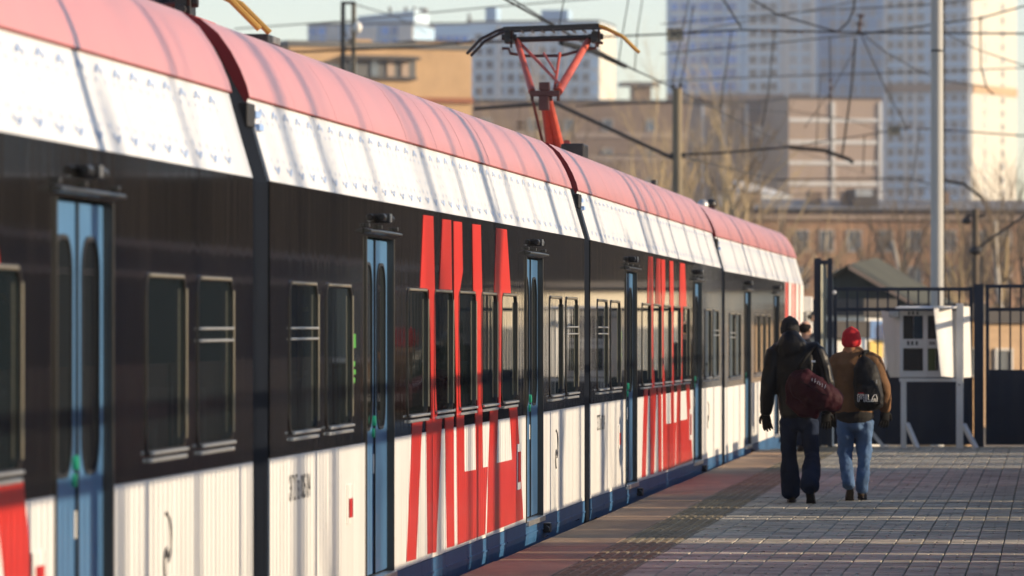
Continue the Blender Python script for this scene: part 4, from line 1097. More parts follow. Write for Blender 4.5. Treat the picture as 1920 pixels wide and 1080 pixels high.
grid(e, w, [X(1672), X(1690), X(1708), X(1727), X(1770), X(1788), X(1806)], fl[:-1] + [zpix(25 * k + 12, ZT) for k in range(14, 17)], 1.6, 1.6, M_wglass)
grid(e, w, [X(1748)], fl, 1.2, 1.5, M_wpale)
for z in [zpix(25 * k + 12, ZT) for k in range(-3, 17)]: band(e, 'floor_band', M_tower, -w / 2 + 0.1, w / 2 - 0.1, z - 1.45, z - 1.1, 0.25)
for px in (1664, 1700, 1718, 1762, 1814): band(e, 'pilaster', M_band, X(px) - 0.35, X(px) + 0.35, 2, h - 0.5, 0.5)
band(e, 'stone_belt', M_brickdark, X(1662), X(1816), zpix(176, ZT), zpix(160, ZT), 0.7)
m = MB(); m.box(w / 2 + 0.001, w / 2 + 0.25, 0.1, 29.9, 0.2, h - 0.2); m.build('end_face', M_towersun, e)
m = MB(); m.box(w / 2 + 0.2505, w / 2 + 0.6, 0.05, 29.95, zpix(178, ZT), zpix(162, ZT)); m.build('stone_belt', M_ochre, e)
grid(e, w, [w / 2 + 0.27], [zpix(25 * k + 12, ZT) for k in range(-3, 16)], 1.5, 1.5, M_wglass, y=20.5, rot=R(90))
grid(e, w, [w / 2 + 0.27], [zpix(25 * k + 12, ZT) for k in range(-3, 16)], 1.2, 1.5, M_wpale, y=8.5, rot=R(90))
# --- mid-rise taupe building: lit block, and recessed wing with shade in its cladding colour
ZB = 850
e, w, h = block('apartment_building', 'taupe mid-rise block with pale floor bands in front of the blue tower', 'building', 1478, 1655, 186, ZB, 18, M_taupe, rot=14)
for py in (226, 267, 306, 345): band(e, 'floor_band', M_band, -w / 2, w / 2, zpix(py + 3, ZB), zpix(py - 4, ZB), 0.15)
X = lambda px: (px - 1566.5) * w / 177
band(e, 'pilaster', M_band, X(1562) - 0.25, X(1562) + 0.25, 0.5, h - 0.4, 0.25); band(e, 'pilaster', M_band, w / 2 - 0.5, w / 2, 0.5, h - 0.4, 0.25)
e, w, h = block('apartment_building', 'darker recessed wing with white windows, left of the taupe block', 'building', 1285, 1481, 192, ZB + 12, 16, M_taupeshade, rot=0)
X = lambda px: (px - 1383) * w / 196
for py in (233, 277, 318): grid(e, w, [X(1427)], [zpix(py + 8, ZB)], 1.9, 1.5, M_wpale)
grid(e, w, [X(1376)], [zpix(250, ZB), zpix(292, ZB), zpix(334, ZB)], 1.4, 2.0, M_wpale)
grid(e, w, [X(1300), X(1338)], [zpix(252, ZB), zpix(294, ZB)], 1.6, 2.0, M_wglass)
for px in (1318, 1358, 1400): band(e, 'pilaster', M_band, X(px) - 0.22, X(px) + 0.22, 0.5, h - 0.4, 0.25)
band(e, 'brown_bay', M_taupe, X(1285), X(1392), 0.5, h - 0.6, 0.1)
for py in (228, 268, 308, 350): band(e, 'floor_band', M_taupe, X(1402), w / 2, zpix(py, ZB), zpix(py - 3, ZB), 0.12)
# --- brown building behind the pantograph
ZC = 800
e, w, h = block('apartment_building', 'wide brown building with small windows behind the pantograph and the bare trees', 'building', 884, 1290, 192, ZC, 18, M_brickdark, rot=6)
X = lambda px: (px - 1087) * w / 406
grid(e, w, [X(912), X(1000), X(1068), X(1140), X(1222)], [zpix(234, ZC), zpix(290, ZC), zpix(345, ZC)], 1.2, 1.5, M_wglass)
for py in (258, 300): band(e, 'floor_band', M_taupe, -w / 2, w / 2, zpix(py, ZC), zpix(py - 10, ZC), 0.15)
m = MB(); m.box(X(1190), X(1225), 2, 5, h + 0.41, h + 2.4); m.build('rooftop_hut', M_brickdark, e)
m = MB(); m.box(X(1170), X(1240), 1, 7, h + 2.41, h + 2.9); m.build('hut_roof', M_roofgrey, e)
# --- pale towers on the left, far off
ZL = 1150
e, w, h = block('tower_block', 'pale glassy tower behind the pantograph with rows of grey windows', 'tower', 880, 1122, 42, ZL, 20, M_tower, rot=-10)
X = lambda px: (px - 1001) * w / 242
zs = [zpix(25 * k + 70, ZL) for k in range(0, 9)]
grid(e, w, [X(898 + 20 * k) for k in range(11)], zs, 1.4, 1.4, M_wglass)
for z in zs: band(e, 'floor_band', M_band, -w / 2, w / 2, z - 1.25, z - 0.95, 0.3)
for px in (935, 1000, 1060): band(e, 'pilaster', M_band, X(px) - 0.5, X(px) + 0.5, 1, h - 0.4, 0.5)
m = MB(); m.box(w / 2 + 0.001, w / 2 + 0.2, 0.1, 19.9, 1, h - 0.3); m.build('end_face', M_towersun, e)
m = MB(); m.box(X(905), X(925), 3, 8, h + 0.41, h + 3.2); m.build('rooftop_hut', M_towerblue, e); m = MB(); m.box(X(1010), X(1060), 3, 8, h + 0.41, h + 2.6); m.build('rooftop_hut', M_towerblue, e)
e, w, h = block('tower_block', 'pale tower with a flat top between the orange building and the sky, middle left', 'tower', 768, 885, 46, ZL + 30, 18, M_tower, rot=-6)
zs = [zpix(25 * k + 60, ZL) for k in range(0, 6)]
grid(e, w, [(-0.38 + 0.127 * k) * w for k in range(7)], zs, 1.3, 1.4, M_wblue)
m = MB(); m.tube([(w * 0.42, 4, h), (w * 0.42, 4, h + 2.5)], [0.6, 0.15], 6); m.build('roof_spike', M_shade, e)
m = MB(); m.tube([(-w * 0.30, 2, h + 0.4), (-w * 0.30, 2, h + 3.4)], 0.9, 12); m.build('roof_drum', M_shade, e)
e, w, h = block('tower_block', 'blue-grey tower with a slanted glass top rising behind the lattice mast', 'tower', 576, 775, 46, ZL - 60, 18, M_towerblue, rot=-12)
X = lambda px: (px - 675.5) * w / 199
zs = [zpix(22 * k + 58, ZL - 60) for k in range(0, 6)]
grid(e, w, [X(586), X(603), X(722), X(742)], zs, 1.6, 1.5, M_wblue)
grid(e, w, [X(624), X(765)], zs, 2.2, 1.8, M_wpale)
band(e, 'pale_bay', M_band, X(655), X(706), 1, h - 0.4, 0.8); band(e, 'pale_bay', M_band, X(748), X(775), 1, h - 0.4, 0.6)
m = MB(); m.prism([(X(668), 1, h + 0.402), (X(775), 1, h + 0.402), (X(775), 1, h + 2.6), (X(668), 1, h + 1.6)], (0, 12, 0)); m.build('slanted_top', M_tower, e)
m = MB()
for px in (722, 752, 768): m.tube([(X(px), 4, h + 2), (X(px), 4, h + 3.4)], 0.3, 6)
m.build('roof_vent', M_shade, e)
# --- orange building on the left
ZO = 420
e, w, h = block('apartment_building', 'orange rendered building with a dark recessed gallery at the upper left', 'building', 545, 884, 90, ZO, 14, M_ochre, rot=26, roof=M_shade)
X = lambda px: (px - 714.5) * w / 339
band(e, 'brick_course', M_rust, -w / 2, w / 2, zpix(191, ZO), zpix(181, ZO), 0.25)
band(e, 'parapet', M_ochre, X(779), w / 2, h + 0.41, zpix(76, ZO), 0.05, y=0.06)
m = MB(); m.box(X(779), w / 2, 0.061, 8, h + 0.401, zpix(76, ZO) - 0.01); m.build('upper_wall', M_ochre, e)
m = MB(); m.box(X(779) - 0.1, w / 2 + 0.1, -0.12, 8.1, zpix(76, ZO), zpix(73, ZO)); m.build('coping', M_roofdark, e)
band(e, 'gallery_back', M_shade, X(640), X(778), zpix(147, ZO), zpix(104, ZO), 0.10)
band(e, 'gallery_soffit', M_roofdark, X(640), X(778), zpix(112, ZO), zpix(106, ZO), 0.9)
band(e, 'gallery_sill', M_roofdark, X(640), X(778), zpix(149, ZO), zpix(144, ZO), 0.35)
for px in (662, 700, 730, 757): band(e, 'gallery_post', M_wglass if px < 720 else M_taupe, X(px) - 0.28, X(px) + 0.28, zpix(143, ZO), zpix(113, ZO), 0.22)
band(e, 'grey_wall', M_shade, X(552), X(636), zpix(160, ZO), zpix(120, ZO), 0.08)
m = MB(); m.box(X(700), X(730), 3, 6, h + 0.41, zpix(70, ZO)); m.build('rooftop_box', M_ochre, e)
m = MB(); m.box(X(640), X(690), 2.5, 6, h + 0.41, zpix(80, ZO)); m.build('rooftop_box', M_shade, e)
# --- long orange brick building on the right, behind the fence
ZR = 480
e, w, h = block('brick_building', 'long two storey orange brick building with a grey roof behind the bare trees', 'building', 1395, 2100, 402, ZR, 14, M_brick, rot=12)
X = lambda px: (px - 1747.5) * w / 705
xs = [X(p_) for p_ in (1500, 1548, 1600, 1660, 1715, 1780, 1836, 1885, 1940, 1990, 2040, 2085)]
grid(e, w, xs, [zpix(452, ZR), zpix(520, ZR), zpix(588, ZR)], 1.05, 1.6, M_wglass, mull=1)
band(e, 'cornice', M_taupe, -w / 2, w / 2, zpix(412, ZR), zpix(404, ZR), 0.35)
m = MB(); hz = h + 0.401
m.prism([(-w / 2 - 0.4, -0.6, hz), (-w / 2 - 0.4, 14.6, hz), (-w / 2 + 1.5, 7, hz + 0.95)], (w + 0.8, 0, 0)); m.build('pitched_roof', M_roofgrey, e)
for px in (1430, 1545, 1610, 1790): m = MB(); m.box(X(px) - 0.5, X(px) + 0.5, 3, 4.2, hz + 0.1, hz + 1.5); m.build('chimney', M_brickdark, e)
m = MB(); m.prism([(X(1605), 1.0, hz + 0.3), (X(1655), 1.0, hz + 0.3), (X(1645), 1.0, hz + 1.7), (X(1608), 1.0, hz + 1.7)], (0, 3, 0)); m.build('dormer', M_roofdark, e)
m = MB(); m.box(X(1608), X(1640), 0.9, 0.995, hz + 1.1, hz + 1.65); m.build('dormer_light', M_wpale, e)
# pale low roofs left of it
e, w, h = block('shed', 'pale low roofed shed above the last train car', 'shed', 1386, 1482, 372, 600, 8, M_band, rot=18, roof=M_band)
m = MB(); m.prism([(-w / 2, 0.2, h + 0.402), (w / 2, 0.2, h + 0.402), (w / 2 - 2.2, 4, h + 1.5), (-w / 2 + 1.2, 4, h + 1.9)], (0, 3, 0)); m.build('pitched_roof', M_band, e)
# --- dark green hut behind the gate
a = at(1566, 609, 150); b_ = at(1744, 609, 150)
hw_ = at(1636, 609, 150)
e = empty('gabled_hut', 'dark green gabled hut just behind the gate', 'hut', (hw_.x, hw_.y, -1.2), YAW)
kk = 150 / FPX
def hz_(py): return EYE + (609 - py) * kk + 1.2
wl, wr = (1562 - 1636) * kk, (1722 - 1636) * kk
M_hut = pmat('dark_green_boarding', (0.030, 0.045, 0.042), rough=0.7, var=0.2, vscale=(6, 1, 0.3))
M_hutroof = pmat('mossy_felt_roof', (0.060, 0.062, 0.044), rough=0.85, var=0.25, vscale=(1, 1, 1))
apx = (1590 - 1636) * kk
m = MB(); m.prism([(wl, 0, 0), (wr, 0, 0), (wr, 0, hz_(578)), (apx, 0, hz_(502)), (wl, 0, hz_(522))], (0, 5.0, 0)); m.build('wall', M_hut, e)
m = MB()
m.prism([(apx, -0.3, hz_(496)), (wr + 0.35, -0.3, hz_(588)), (wr + 0.35, -0.3, hz_(591)), (apx, -0.3, hz_(501))], (1.05, 5.6, 0.25))
m.prism([(wl - 0.15, -0.3, hz_(518)), (apx - .002, -0.3, hz_(496)), (apx - .002, -0.3, hz_(501)), (wl - 0.15, -0.3, hz_(523))], (1.05, 5.6, 0.25)); m.build('roof', M_hutroof, e)
m = MB(); m.prism([(apx, -0.32, hz_(497)), (wr + 0.35, -0.32, hz_(589)), (wr + 0.35, -0.32, hz_(596)), (apx, -0.32, hz_(505))], (0, 0.018, 0)); m.build('barge_board', M_taupe, e)
m = MB()
for k in range(12):
    x = wl + 0.05 + k * (wr - wl - 0.1) / 11
    m.box(x - 0.012, x + 0.012, -0.012, -0.001, 0.1, hz_(570) if x > 0.3 else hz_(530))
m.build('cover_strip', M_hut, e)
# low sunlit walls and kiosks behind the gate bars
def low(name, label, cat, px0, px1, py_top, z, mat, depth=3, rot=0, **kw): return block(name, label, cat, px0, px1, py_top, z, depth, mat, rot=rot, **kw)
e, w, h = low('brick_shed', 'low sunlit sand brick shed seen through the bars at the right', 'shed', 1840, 2010, 606, 170, pmat('sand_brick', (0.44, 0.30, 0.18), rough=0.9, var=0.12, vscale=(2, 2, 5)), 4, 30)
grid(e, w, [-w * 0.28], [1.6], 0.5, 1.2, M_wglass, t=0.06)
e, w, h = low('kiosk', 'white kiosk with blue trim seen through the gate bars', 'kiosk', 1622, 1668, 592, 140, M_label, 2, 32)
band(e, 'blue_sign', M_wblue, -w / 2, w * 0.3, h - 0.55, h - 0.12, 0.05); band(e, 'yellow_panel', M_yellow, -w * 0.35, w * 0.2, h - 1.0, h - 0.6, 0.04)
e, w, h = low('brick_shed', 'pale sunlit shed left of the red beanie seen through the gate bars', 'shed', 1566, 1616, 634, 135, M_board, 2, 32)
e, w, h = low('brick_shed', 'orange low wall between the notice board and the thick gate post', 'shed', 1812, 1836, 600, 140, M_ochre, 2, 35)
grid(e, w, [0], [h - 1.0], 0.25, 0.6, M_wglass, t=0.05)
# --- beyond the right edge of the frame: what the glossy train side mirrors
e, w, h = block('garage_row', 'long low sunlit cream garage row beyond the right edge', 'garage', 2180, 2960, 548, 230, 6, pmat('cream_render', (0.74, 0.66, 0.50), rough=0.9, var=0.08), rot=46)
grid(e, w, [(-0.46 + 0.084 * k) * w for k in range(12)], [1.6], 1.5, 2.4, M_wglass)
e = empty('backdrop', 'long dark unseen block added behind the garage row for the train to mirror', 'backdrop', (1.5, 262, -1.2))  # unseen block added to darken the upper mirror image on the train
m = MB(); m.box(0, 70, 0, 4, 0, 16); m.build('wall', pmat('dark_brown_cladding', (0.05, 0.042, 0.036), rough=0.9, spec=0.2, var=0.5, vscale=(0.7, 1, 0.05)), e)
grid(e, 0, [2 + 4.2 * k for k in range(16)], [9.5], 1.6, 1.4, M_wglass)
e = empty('near_backdrop', 'dark brown unseen block added beyond the right edge for the train to mirror', 'building', (3.2, 113, -1.2))  # added out of view so the nearer cars mirror something dark
m = MB(); m.box(0, 40, 0, 9, 0, 11.5); m.build('wall', pmat('dark_umber_boarding', (0.055, 0.043, 0.034), rough=0.9, spec=0.2, var=0.5, vscale=(1.3, 1, 0.1)), e)
grid(e, 0, [2.2 + 3.1 * k for k in range(12)], [3.2, 6.8], 1.2, 1.8, M_wglass)
for k in range(14): band(e, 'pilaster', M_brickdark, 0.6 + 2.9 * k, 1.0 + 2.9 * k, 0, 11.4, 0.2)

e, w, h = block('brick_building', 'brown building beyond the right edge', 'building', 2300, 4300, 330, 330, 14, M_brickdark, rot=6)
grid(e, w, [(-0.47 + 0.055 * k) * w for k in range(18)], [3, 6.2, 9.2], 1.2, 1.6, M_wpale)

# ------------------------------------------------------------------ bare trees
M_bark = pmat('grey_brown_bark', (0.17, 0.125, 0.080), rough=0.9, var=0.35, vscale=(1, 1, 0.4))
M_barksun = pmat('sunlit_bark', (0.44, 0.33, 0.18), rough=0.9, var=0.3, vscale=(1, 1, 0.4))  # golden sunlight on the branches, put into the bark colour
M_birch = pmat('white_birch_bark', (0.50, 0.46, 0.40), rough=0.8, var=0.25, vscale=(2, 2, 1.2))
def tree_meshes(seed, H, spread, twigs, mt, mc):
    rnd = random.Random(seed)
    T = MB(); C = MB()
    def grow(p, d, L, r, depth):
        pts = [p]; q = p.copy(); dd = d.copy(); rs = [r]
        n = 4 if depth == 0 else 3
        for i in range(n):
            dd = (dd + Vector((rnd.uniform(-.16, .16), rnd.uniform(-.16, .16), 0.10 if depth else 0.02)) * (1 + depth * 0.4)).normalized()
            q = q + dd * (L / n); pts.append(q.copy()); rs.append(r * (1 - 0.55 * (i + 1) / n))
        (T if depth == 0 else C).tube(pts, rs, (8, 5, 4, 3, 3)[depth], cap=False)
        if depth >= twigs: return
        kids = (8, 5, 4, 3)[min(depth, 3)]
        for k in range(kids):
            f = rnd.uniform(0.30 if depth == 0 else 0.2, 1.0)
            i = min(n - 1, int(f * n)); b = pts[i].lerp(pts[i + 1], f * n - i)
            az = rnd.uniform(0, 2 * math.pi); tilt = rnd.uniform(0.35, 0.95) * spread
            base = (pts[i + 1] - pts[i]).normalized()
            u = base.orthogonal().normalized(); v = base.cross(u)
            nd = (base * math.cos(tilt) + (u * math.cos(az) + v * math.sin(az)) * math.sin(tilt)).normalized()
            grow(b, nd, L * rnd.uniform(0.42, 0.62), max(0.008, r * (1 - 0.5 * f) * rnd.uniform(0.38, 0.55)), depth + 1)
    grow(Vector((0, 0, 0)), Vector((0, 0, 1)), H * 0.72, H * 0.017, 0)
    return T.mesh('trunk', mt), C.mesh('crown', mc)
TV = [tree_meshes(3, 16, 1.0, 3, M_bark, M_bark), tree_meshes(5, 16, 0.8, 3, M_barksun, M_barksun), tree_meshes(8, 16, 1.15, 3, M_bark, M_barksun), tree_meshes(13, 16, 0.65, 3, M_birch, M_bark), tree_meshes(21, 16, 0.9, 3, M_barksun, M_bark)]
TV.append(tree_meshes(34, 16, 1.0, 4, M_bark, pmat('russet_twigs', (0.13, 0.085, 0.055), rough=0.9, var=0.35)))
def tree(px, py_top, z, v, label, group):
    b = at(px, 609, z); H = EYE + (609 - py_top) * z / FPX + 1.2
    e = empty('bare_tree', label, 'tree', (b.x, b.y, -1.2), random.uniform(0, 6.28), group)
    s = H / 15.5
    T, C = TV[v]
    inst('trunk', T, e, scale=(s, s, s)); inst('crown', C, e, scale=(s, s, s))
    return e
GL, GR = 'bare trees behind the pantograph', 'bare trees before the long brick building'
for px, py, z, v, lb in (
    (938, 225, 330, 1, 'golden bare tree at the left of the row behind the red roof'),
    (1020, 250, 300, 0, 'dim bare tree directly behind the pantograph arm'), (1070, 215, 380, 1, 'golden forked tree right of the pantograph arm'),
    (1112, 230, 340, 4, 'bare tree above the dark roof housing'), (1152, 205, 360, 1, 'tall golden tree under the bracket arm, middle'),
    (1215, 200, 400, 1, 'golden tree close left of the concrete post'),
    (1296, 205, 380, 1, 'golden tree close right of the concrete post'), (1326, 185, 350, 4, 'tall pale forked tree right of the concrete post'),
    (1362, 250, 340, 1, 'golden tree before the dark recessed wing'), (1404, 300, 360, 2, 'low bushy tree at the foot of the dark recessed wing')):
    tree(px, py, z, v, lb, GL)
for px, py, z, v, lb in (
    (1450, 356, 330, 0, 'low tangled tree over the last car roof'), (1515, 380, 300, 2, 'bare tree at the left end of the brick building'),
    (1630, 372, 290, 0, 'bare tree rising behind the green hut, middle'),
    (1668, 355, 330, 4, 'bare tree rising behind the green hut, right'), (1706, 350, 270, 3, 'white birch left of the tall mast'),
    (1792, 360, 300, 2, 'bare tree right of the tall mast'),
    (1818, 345, 330, 0, 'tall dim tree behind the utility post'), (1862, 330, 280, 4, 'bare tree right of the utility post'),
    (1893, 300, 270, 3, 'tall birch near the right edge'), (1925, 310, 290, 0, 'dark bare tree cut by the right edge'),
    (1842, 380, 250, 2, 'low tree before the brick building, right of the utility post'),
    (1655, 375, 370, 5, 'dense russet thicket left of the tall mast, over the hut roof'), (1728, 385, 380, 5, 'dense russet thicket right behind the tall mast'),
    (1790, 372, 390, 5, 'dense russet thicket between the tall mast and the utility post'), (1850, 368, 385, 5, 'dense russet thicket right behind the utility post'),
    (1905, 360, 380, 5, 'dense russet thicket at the right edge'), (1470, 362, 400, 5, 'dense russet thicket over the nose of the last car')):
    tree(px, py, z, v, lb, GR)
# trees beyond the right edge, mirrored in the black band
for i in range(26):
    e = tree(random.uniform(2050, 3600), random.uniform(150, 330), random.uniform(255, 320), random.choice((0, 2, 4)), 'bare tree beyond the right edge of the view', 'bare trees beyond the right edge')
# litter on the platform edge
M_leaf = pmat('dry_leaf', (0.05, 0.03, 0.02), rough=0.8, var=0.3)
for px, py, s in ((1118, 978, 0.055), (1085, 979, 0.04), (1027, 1010, 0.04)):
    z = FPX * EYE / (py - 609); c = at(px, py, z)
    m = MB(); m.add([(-s, -0.5 * s, 0.004), (0, -s * 0.3, s * 0.7), (s * 1.2, 0, 0.004), (0.2 * s, s * 0.8, s * 0.5), (-s * 0.8, s * 0.6, 0.006)], [(0, 1, 3, 4), (1, 2, 3)])
    o = m.build('dry_leaf', M_leaf); o.location = (c.x, c.y, 0.002)
    tag(o, {1118: 'largest dry leaf on the terracotta platform edge', 1085: 'small dry leaf left of the largest one', 1027: 'nearest dry leaf by the blue skirt'}[px], 'leaf', 'dry leaves on the platform edge')
# ------------------------------------------------------------------ people
M_skin = pmat('skin', (0.42, 0.24, 0.17), rough=0.55, var=0.08)
M_leather = pmat('black_leather', (0.0042, 0.0042, 0.005), rough=0.45, var=0.3, vscale=(9, 9, 9), bump=0.006, bscale=(16, 16, 9), spec=0.2)
M_wool = pmat('black_wool', (0.012, 0.011, 0.011), rough=0.95, var=0.3, vscale=(40, 40, 40), bump=0.004, bscale=(120, 120, 30))
M_glove = pmat('black_glove', (0.007, 0.007, 0.007), spec=0.15, rough=0.8, var=0.2)
M_jeandark = pmat('dark_indigo_denim', (0.013, 0.020, 0.040), rough=0.9, spec=0.1, var=0.35, vscale=(5, 5, 3), bump=0.006, bscale=(10, 10, 14))
M_jean = pmat('mid_blue_denim', (0.088, 0.155, 0.285), spec=0.1, rough=0.9, var=0.42, vscale=(5, 5, 2.2), bump=0.010, bscale=(9, 9, 16), grime=0.5, grime_col=(0.24, 0.33, 0.46))
M_shoe = pmat('dark_brown_shoe', (0.030, 0.020, 0.015), rough=0.55, var=0.3, vscale=(12, 12, 12))
M_bag = pmat('maroon_nylon', (0.028, 0.003, 0.0075), rough=0.7, spec=0.15, var=0.25, vscale=(6, 6, 6), bump=0.008, bscale=(12, 12, 12))
M_redknit = pmat('red_knit', (0.42, 0.008, 0.014), rough=0.95, var=0.2, vscale=(40, 40, 40), bump=0.0015, bscale=(110, 110, 30))
M_suede = pmat('brown_suede', (0.155, 0.075, 0.028), rough=0.9, var=0.25, vscale=(7, 7, 7), bump=0.008, bscale=(12, 12, 12))
M_scarf = pmat('tan_collar', (0.36, 0.17, 0.08), rough=0.9, var=0.2)
M_pack = pmat('black_nylon_pack', (0.006, 0.006, 0.006), rough=0.6, spec=0.2, var=0.3, bump=0.006, bscale=(14, 14, 10))
M_hair = pmat('dark_hair', (0.008, 0.006, 0.005), spec=0.1, rough=0.8, var=0.3, bump=0.006, bscale=(60, 60, 20))
M_coat = pmat('dark_coat', (0.020, 0.020, 0.024), rough=0.85, var=0.3)
M_whiteprint = pmat('white_print', (0.70, 0.70, 0.68), rough=0.5, var=0.04)

def loft(mb, stations, n=16, ref=(1, 0, 0)):
    """stations: (x, y, z, half width, half depth); closed with rounded ends"""
    P = [Vector(s[:3]) for s in stations]; k = len(P); rings = []
    X = Vector(ref)
    def ring(c, t, a, b):
        u = (X - t * X.dot(t)).normalized(); v = t.cross(u)
        return [c + u * (a * math.cos(2 * math.pi * j / n)) + v * (b * math.sin(2 * math.pi * j / n)) for j in range(n)]
    for i in range(k):
        t = (P[min(i + 1, k - 1)] - P[max(i - 1, 0)]).normalized()
        a, b = stations[i][3], stations[i][4]
        if i == 0:
            rings.append(ring(P[0] - t * min(a, b) * 0.5, t, a * 0.55, b * 0.55)); rings.append(ring(P[0] - t * min(a, b) * 0.25, t, a * 0.85, b * 0.85))
        rings.append(ring(P[i], t, a, b))
        if i == k - 1:
            rings.append(ring(P[i] + t * min(a, b) * 0.25, t, a * 0.85, b * 0.85)); rings.append(ring(P[i] + t * min(a, b) * 0.5, t, a * 0.55, b * 0.55))
    mb.rings(rings)
TEX = {}
def cloth(mb, name, mat, parent, voxel=0.012, smooth=6, fold=0.0, fscale=0.12):
    o = mb.build(name, mat, parent, smooth=True)
    r_ = o.modifiers.new('remesh', 'REMESH'); r_.mode = 'VOXEL'; r_.voxel_size = voxel; r_.use_smooth_shade = True
    s = o.modifiers.new('smooth', 'SMOOTH'); s.iterations = smooth; s.factor = 0.5
    if fold:
        if fscale not in TEX:
            t = bpy.data.textures.new('folds', 'CLOUDS'); t.noise_scale = fscale; t.noise_depth = 2; TEX[fscale] = t
        d = o.modifiers.new('folds', 'DISPLACE'); d.texture = TEX[fscale]; d.strength = fold; d.mid_level = 0.5; d.texture_coords = 'LOCAL'
    return o
def hand(mb, wrist, tip_dir, side, s=1.0, curl=0.35, palm_n=(0, -1, 0)):
    """a relaxed hand: palm, four fingers of different length bent at two knuckles, thumb from the side of the palm"""
    w = Vector(wrist); d = Vector(tip_dir).normalized(); nrm = Vector(palm_n); nrm = (nrm - d * nrm.dot(d)).normalized()
    lat = d.cross(nrm) * side
    P = lambda a, b, c: w + d * (a * s) + lat * (b * s) + nrm * (c * s)
    pm = [(0.0, 0.030, 0.022), (0.035, 0.040, 0.021), (0.075, 0.046, 0.019), (0.098, 0.043, 0.016)]
    n = 12; rings = []
    for a, hw_, ht in pm:
        rings.append([P(a, hw_ * math.cos(2 * math.pi * j / n), ht * math.sin(2 * math.pi * j / n)) for j in range(n)])
    mb.rings(rings)
    for b, L, r_ in ((-0.033, 0.064, 0.0098), (-0.011, 0.078, 0.0106), (0.012, 0.085, 0.0106), (0.034, 0.076, 0.0102)):
        p0 = P(0.080, b, 0); a1 = curl; a2 = curl * 2.1
        p1 = P(0.098, b * 1.05, 0.002)
        k1 = p1 + (d * math.cos(a1) + nrm * math.sin(a1)) * (L * 0.48 * s) + lat * (b * 0.10 * s)
        k2 = k1 + (d * math.cos(a2) + nrm * math.sin(a2)) * (L * 0.32 * s)
        k3 = k2 + (d * math.cos(a2 * 1.25) + nrm * math.sin(a2 * 1.25)) * (L * 0.24 * s)
        mb.tube([p0, p1, k1, k2, k3], [r_ * s * 1.05, r_ * s * 1.05, r_ * s, r_ * s * 0.92, r_ * s * 0.65], 8)
    t0 = P(0.022, 0.030, 0.004); t1 = P(0.050, 0.060, 0.016); t2 = P(0.082, 0.072, 0.026); t3 = P(0.104, 0.074, 0.036)
    mb.tube([t0, t1, t2, t3], [0.016 * s, 0.0135 * s, 0.0115 * s, 0.008 * s], 8)
def shoe(parent, ax, ay, az, pitch, yaw, s=1.0):
    """shoe with sole; (ax, ay, az) = ball of the foot on the ground, pitch lifts the heel"""
    m = MB()
    st = [(-0.175, 0.035, 0.028, 0.045), (-0.16, 0.05, 0.037, 0.055), (-0.10, 0.052, 0.038, 0.058), (-0.04, 0.045, 0.044, 0.045), (0.03, 0.036, 0.048, 0.036), (0.075, 0.030, 0.040, 0.027), (0.095, 0.024, 0.022, 0.018)]
    loft(m, [(0, y * s, z * s, a * s, b * s) for y, z, a, b in st], 14)
    loft(m, [(0, -0.115 * s, 0.05 * s, 0.040 * s, 0.05 * s), (0, -0.118 * s, 0.12 * s, 0.043 * s, 0.052 * s)], 14)
    o = cloth(m, 'shoe', M_shoe, parent, 0.008, 3)
    o.location = (ax, ay, az); o.rotation_euler = (-pitch, 0, yaw)
    q = MB()
    pts = [(0.030, -0.172), (0.038, -0.12), (0.036, -0.06), (0.047, 0.02), (0.042, 0.07), (0.02, 0.098), (-0.02, 0.098), (-0.042, 0.07), (-0.047, 0.02), (-0.036, -0.06), (-0.038, -0.12), (-0.030, -0.172)]
    q.prism([(x * s, y * s, 0.0) for x, y in pts], (0, 0, 0.020 * s)); q.build('sole', M_rubber, o, bevel=0.004)
    return o
def head(mb, c, s=1.0, lean=(0, 0)):
    x, y, z = c
    loft(mb, [(x, y - 0.005, z - 0.085 * s, 0.045 * s, 0.060 * s), (x, y + 0.012, z - 0.055 * s, 0.063 * s, 0.080 * s), (x, y + 0.004, z, 0.076 * s, 0.096 * s), (x, y - 0.005, z + 0.06 * s, 0.076 * s, 0.097 * s), (x, y - 0.008, z + 0.10 * s, 0.055 * s, 0.072 * s)], 18)
    for sd in (-1, 1):
        mb.ball((x + sd * 0.079 * s, y - 0.005, z + 0.002), 0.012 * s, 0.024 * s, 0.033 * s, 8, 6)          # ears
    mb.tube([(x, y + 0.098 * s, z + 0.03 * s), (x, y + 0.122 * s, z - 0.012 * s), (x, y + 0.098 * s, z - 0.018 * s)], [0.008 * s, 0.015 * s, 0.012 * s], 8)  # nose
    for sd in (-1, 1): mb.ball((x + sd * 0.032 * s, y + 0.086 * s, z + 0.025 * s), 0.014 * s, 0.010, 0.009 * s, 8, 6)
    mb.tube([(x - 0.022 * s, y + 0.094 * s, z - 0.045 * s), (x, y + 0.100 * s, z - 0.045 * s), (x + 0.022 * s, y + 0.094 * s, z - 0.045 * s)], 0.007 * s, 6)
    mb.tube([(x, y - 0.02, z - 0.19 * s), (x, y - 0.01, z - 0.06 * s)], [0.066 * s, 0.056 * s], 14)
def arm_st(sh, el, wr, r0, r1, r2):
    S, E, Wv = Vector(sh), Vector(el), Vector(wr)
    o = []
    for f, r_ in ((0.0, r0), (0.3, r0 * 0.97), (0.7, (r0 + r1) / 2), (1.0, r1)): o.append((*S.lerp(E, f), r_, r_))
    for f, r_ in ((0.3, r1 * 1.02), (0.7, (r1 + r2) / 2), (1.0, r2)): o.append((*E.lerp(Wv, f), r_, r_))
    return o

